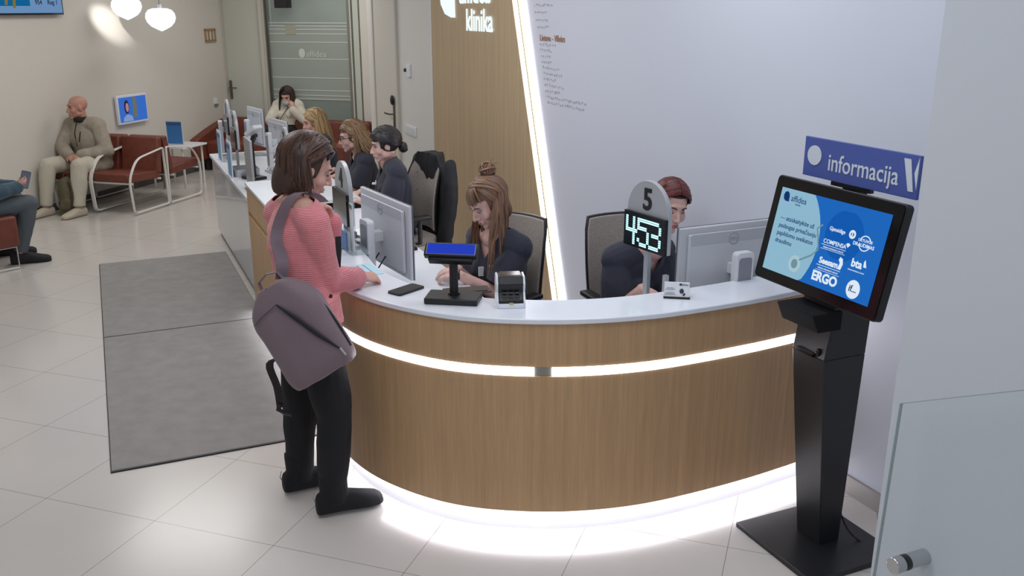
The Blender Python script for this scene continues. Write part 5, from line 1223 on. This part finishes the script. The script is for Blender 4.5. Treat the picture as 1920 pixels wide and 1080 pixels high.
mb = MB(); S_ = P['shL'] - P['sx'] * -.05 + V((0, 0, .04)); path = curve_pts([lerp(P['nk'], P['shL'], .45) + P['cf'] * -.02 + V((0, 0, .03)), lerp(P['nk'], P['shL'], .45) + P['cf'] * .09 + V((0, 0, -.03)), lerp(P['pel'], P['che'], .75) + P['cf'] * .165, lerp(P['pel'], P['che'], .3) + P['cf'] * .145 + P['sx'] * .10, P['pel'] + P['sx'] * .17 + P['cf'] * .06], 4)
mb.band(path, V((.012, 0, .012)), .004)
cbg = thing('crossbody_bag', 'black crossbody bag strap across the cream sweater', 'bag', tuple(P['pel'] + P['sx'] * .22), 0); mb.xf(Matrix.Translation(-(P['pel'] + P['sx'] * .22))); mb.build('strap', M_black, cbg); mb = MB(); mb.box((0, 0, .0), (.08, .20, .14)); mb.build('pouch', M_black, cbg, .02)
t = thing('mobile_phone', 'black phone in the hand of the masked woman on the sofa', 'phone', tuple(P['wrR'] + V((.05, -.085, .045))), 10)
mb = MB(); mb.prism(rrect(.07, .145, .01), -.004, .004, 'y'); mb.xf(Matrix.Rotation(R(-50), 4, 'X')); mb.build('phone_body', M_black, t)
mb = MB(); mb.prism(rrect(.064, .135, .008), .004, .0048, 'y'); mb.xf(Matrix.Rotation(R(-50), 4, 'X')); mb.build('phone_screen', mat('phone_glass_red', (70, 26, 30), .2), t)

# --- bald man
rnd = random.Random(14)
P = {}; frame_vecs(P, 198, 204); P['pel'] = V((-4.70, 10.30, .50)); P['che'] = V((-4.73, 10.25, .84)); P['nk'] = V((-4.74, 10.21, .965))
P['shR'] = P['che'] + P['sx'] * .19 + V((0, 0, .07)); P['shL'] = P['che'] - P['sx'] * .19 + V((0, 0, .07))
P['knR'] = V((-4.99, 9.80, .53)); P['knL'] = V((-4.64, 9.78, .53)); P['anR'] = V((-5.02, 9.72, .085)); P['anL'] = V((-4.66, 9.70, .085))
armto(P, 'R', (-4.83, 9.98, .62), V((.6, -.7, -.15)), V((.3, .3, -1)), -1, (35, 35, 25), 1, .29, .26, V((-1, .2, -.6))); armto(P, 'L', (-4.68, 9.97, .62), V((-.7, -.6, -.15)), V((-.3, .3, -1)), 1, (35, 35, 25), 1, .29, .26, V((1, .3, -.6)))
hd = Head((-4.755, 10.17, 1.11), 228, -4, 0, 1.08)
p = person('w', 'bald man in beige fleece jacket and cream trousers sitting by the wall', (-4.70, 10.30, 0), P, SK3, .008, True, 1.12, hd)
feats(p, hd, brow=(120, 96, 84), lips=(160, 100, 90))
mb = MB(); torso(mb, P, .03, 1.12, male=True); arm(mb, P, 'L', .022, 1.1, 1, .012); arm(mb, P, 'R', .022, 1.1, 1, .012)
garment(p, mb, 'fleece_jacket', mat('beige_fleece', (158, 148, 134), .95, noise_s=18, noise_a=.05, bump=.3, bscale=120), .010, 3, (.010, 8))
mb = MB(); cN = lerp(P['nk'], hd.c, .10) + V((0, -.01, 0)); mb.tube([cN + V((.068 * math.cos(a), .068 * math.sin(a), -.0)) for a in [j * .5 - .3 for j in range(13)]], [(.012, .03)] * 13, 8, True, side=V((1, 0, 0))); addpart(p, mb, 'collar', mat('black_fleece', (34, 32, 34), .9))
mb = MB(); c1 = P['che'] + P['cf'] * .155; mb.tube([c1 + V((0, 0, .10)) + P['cf'] * -.04, c1, lerp(P['pel'], P['che'], .55) + P['cf'] * .17], [.005] * 3, 6); c2 = c1 - P['sx'] * .09 + V((0, 0, -.02)); mb.tube([c2 + V((0, 0, .04)), c2 + V((0, 0, -.07)) + P['sx'] * .03 + P['cf'] * .006], [.006] * 2, 6); addpart(p, mb, 'zips', M_black)
for s in 'LR': mb = MB(); d_ = (P['wr' + s] - P['el' + s]).normalized(); mb.tube([P['wr' + s] - d_ * .03, P['wr' + s] + d_ * .005], [.042, .038], 12); addpart(p, mb, 'cuff', mat('black_fleece', (34, 32, 34), .9))
finish_seated(p, P, 1.18, mat('cream_trousers', (190, 184, 168), .85, bump=.3, bscale=20), mat('cream_shoe', (190, 180, 160), .7), 1.15, H(205))
t = thing('backpack', 'olive green backpack on the floor between the bald mans feet', 'bag', (-4.80, 9.79, 0), 10)
mb = MB(); mb.ell((0, 0, .21), (.10, .11, .21)); mb.ell((0, -.06, .12), (.085, .07, .10)); mb.box((0, 0, .05), (.17, .18, .09)); M_ol = mat('olive_canvas', (96, 90, 66), .85, bump=.4, bscale=60)
mb.v = [(x, y, max(z, .004)) for x, y, z in mb.v]; remesh(mb, .009, 'bag_body', M_ol, t, 3, disp=(.012, 12))
mb = MB(); mb.band(curve_pts([(.05, -.08, .40), (.09, -.13, .30), (.08, -.14, .15), (.07, -.10, .04)], 4), (.018, 0, 0), .008); mb.build('strap', mat('olive_strap', (72, 66, 46), .8), t)
mb = MB(); mb.tube([(-.03, 0, .41), (-.02, 0, .45), (.02, 0, .45), (.03, 0, .41)], [.007] * 4, 6); mb.build('top_handle', mat('olive_strap', (72, 66, 46), .8), t)

# --- person at the left picture edge
P = {}; frame_vecs(P, 45, 40); P['pel'] = V((-4.66, 7.50, .555)); P['che'] = V((-4.58, 7.58, .87)); P['nk'] = V((-4.54, 7.62, .99))
P['shR'] = P['che'] + P['sx'] * .18 + V((0, 0, .045)); P['shL'] = P['che'] - P['sx'] * .18 + V((0, 0, .045))
P['knR'] = V((-4.19, 7.82, .53)); P['knL'] = V((-4.42, 8.02, .53)); P['anR'] = V((-4.31, 7.78, .085)); P['anL'] = V((-4.58, 8.06, .085))
armto(P, 'R', (-4.24, 7.76, .68), V((.75, .55, .35)), V((-.5, .4, .6)), 1, (40, 40, 30), .95, .28, .25, V((.3, -.6, -1))); armto(P, 'L', (-4.33, 7.88, .67), V((.9, .0, .3)), V((.2, -.3, .9)), -1, (40, 40, 30), .95, .28, .25)
hd = Head((-4.47, 7.68, 1.14), 42, -35, 0)
p = person('x', 'person in teal sweater and grey jeans cut by the left edge, holding a phone', (-4.62, 7.55, 0), P, SK1, .008, True, 1.0, hd)
feats(p, hd); cap_mesh(p, hd, mat('short_dark_hair', (40, 30, 26), .7), None, (.04, .06), .004)
mb = MB(); torso(mb, P, .02, 1.0, male=True); arm(mb, P, 'L', .018, 1, 1, .008); arm(mb, P, 'R', .020, 1, 1, .010); garment(p, mb, 'sweater', knit('teal_knit', (44, 74, 90)), .009, 3, (.006, 9))
finish_seated(p, P, 1.0, mat('grey_jeans', (84, 92, 98), .85, bump=.3, bscale=60), mat('black_canvas_shoe', (30, 27, 30), .8), 1.22, H(62))
t = thing('mobile_phone', 'phone held up at the left picture edge by the seated person', 'phone', tuple(P['wrR'] + V((.055, .05, .06))), 30)
mb = MB(); mb.prism(rrect(.075, .155, .012), -.004, .004, 'y'); mb.xf(Matrix.Rotation(R(20), 4, 'Y') @ Matrix.Rotation(R(-25), 4, 'X')); mb.build('phone_body', M_black, t)
mb = MB(); mb.prism(rrect(.069, .145, .01), -.0052, -.004, 'y'); mb.xf(Matrix.Rotation(R(20), 4, 'Y') @ Matrix.Rotation(R(-25), 4, 'X')); mb.build('phone_screen', mat('phone_screen_blue', (52, 58, 84), .2), t)
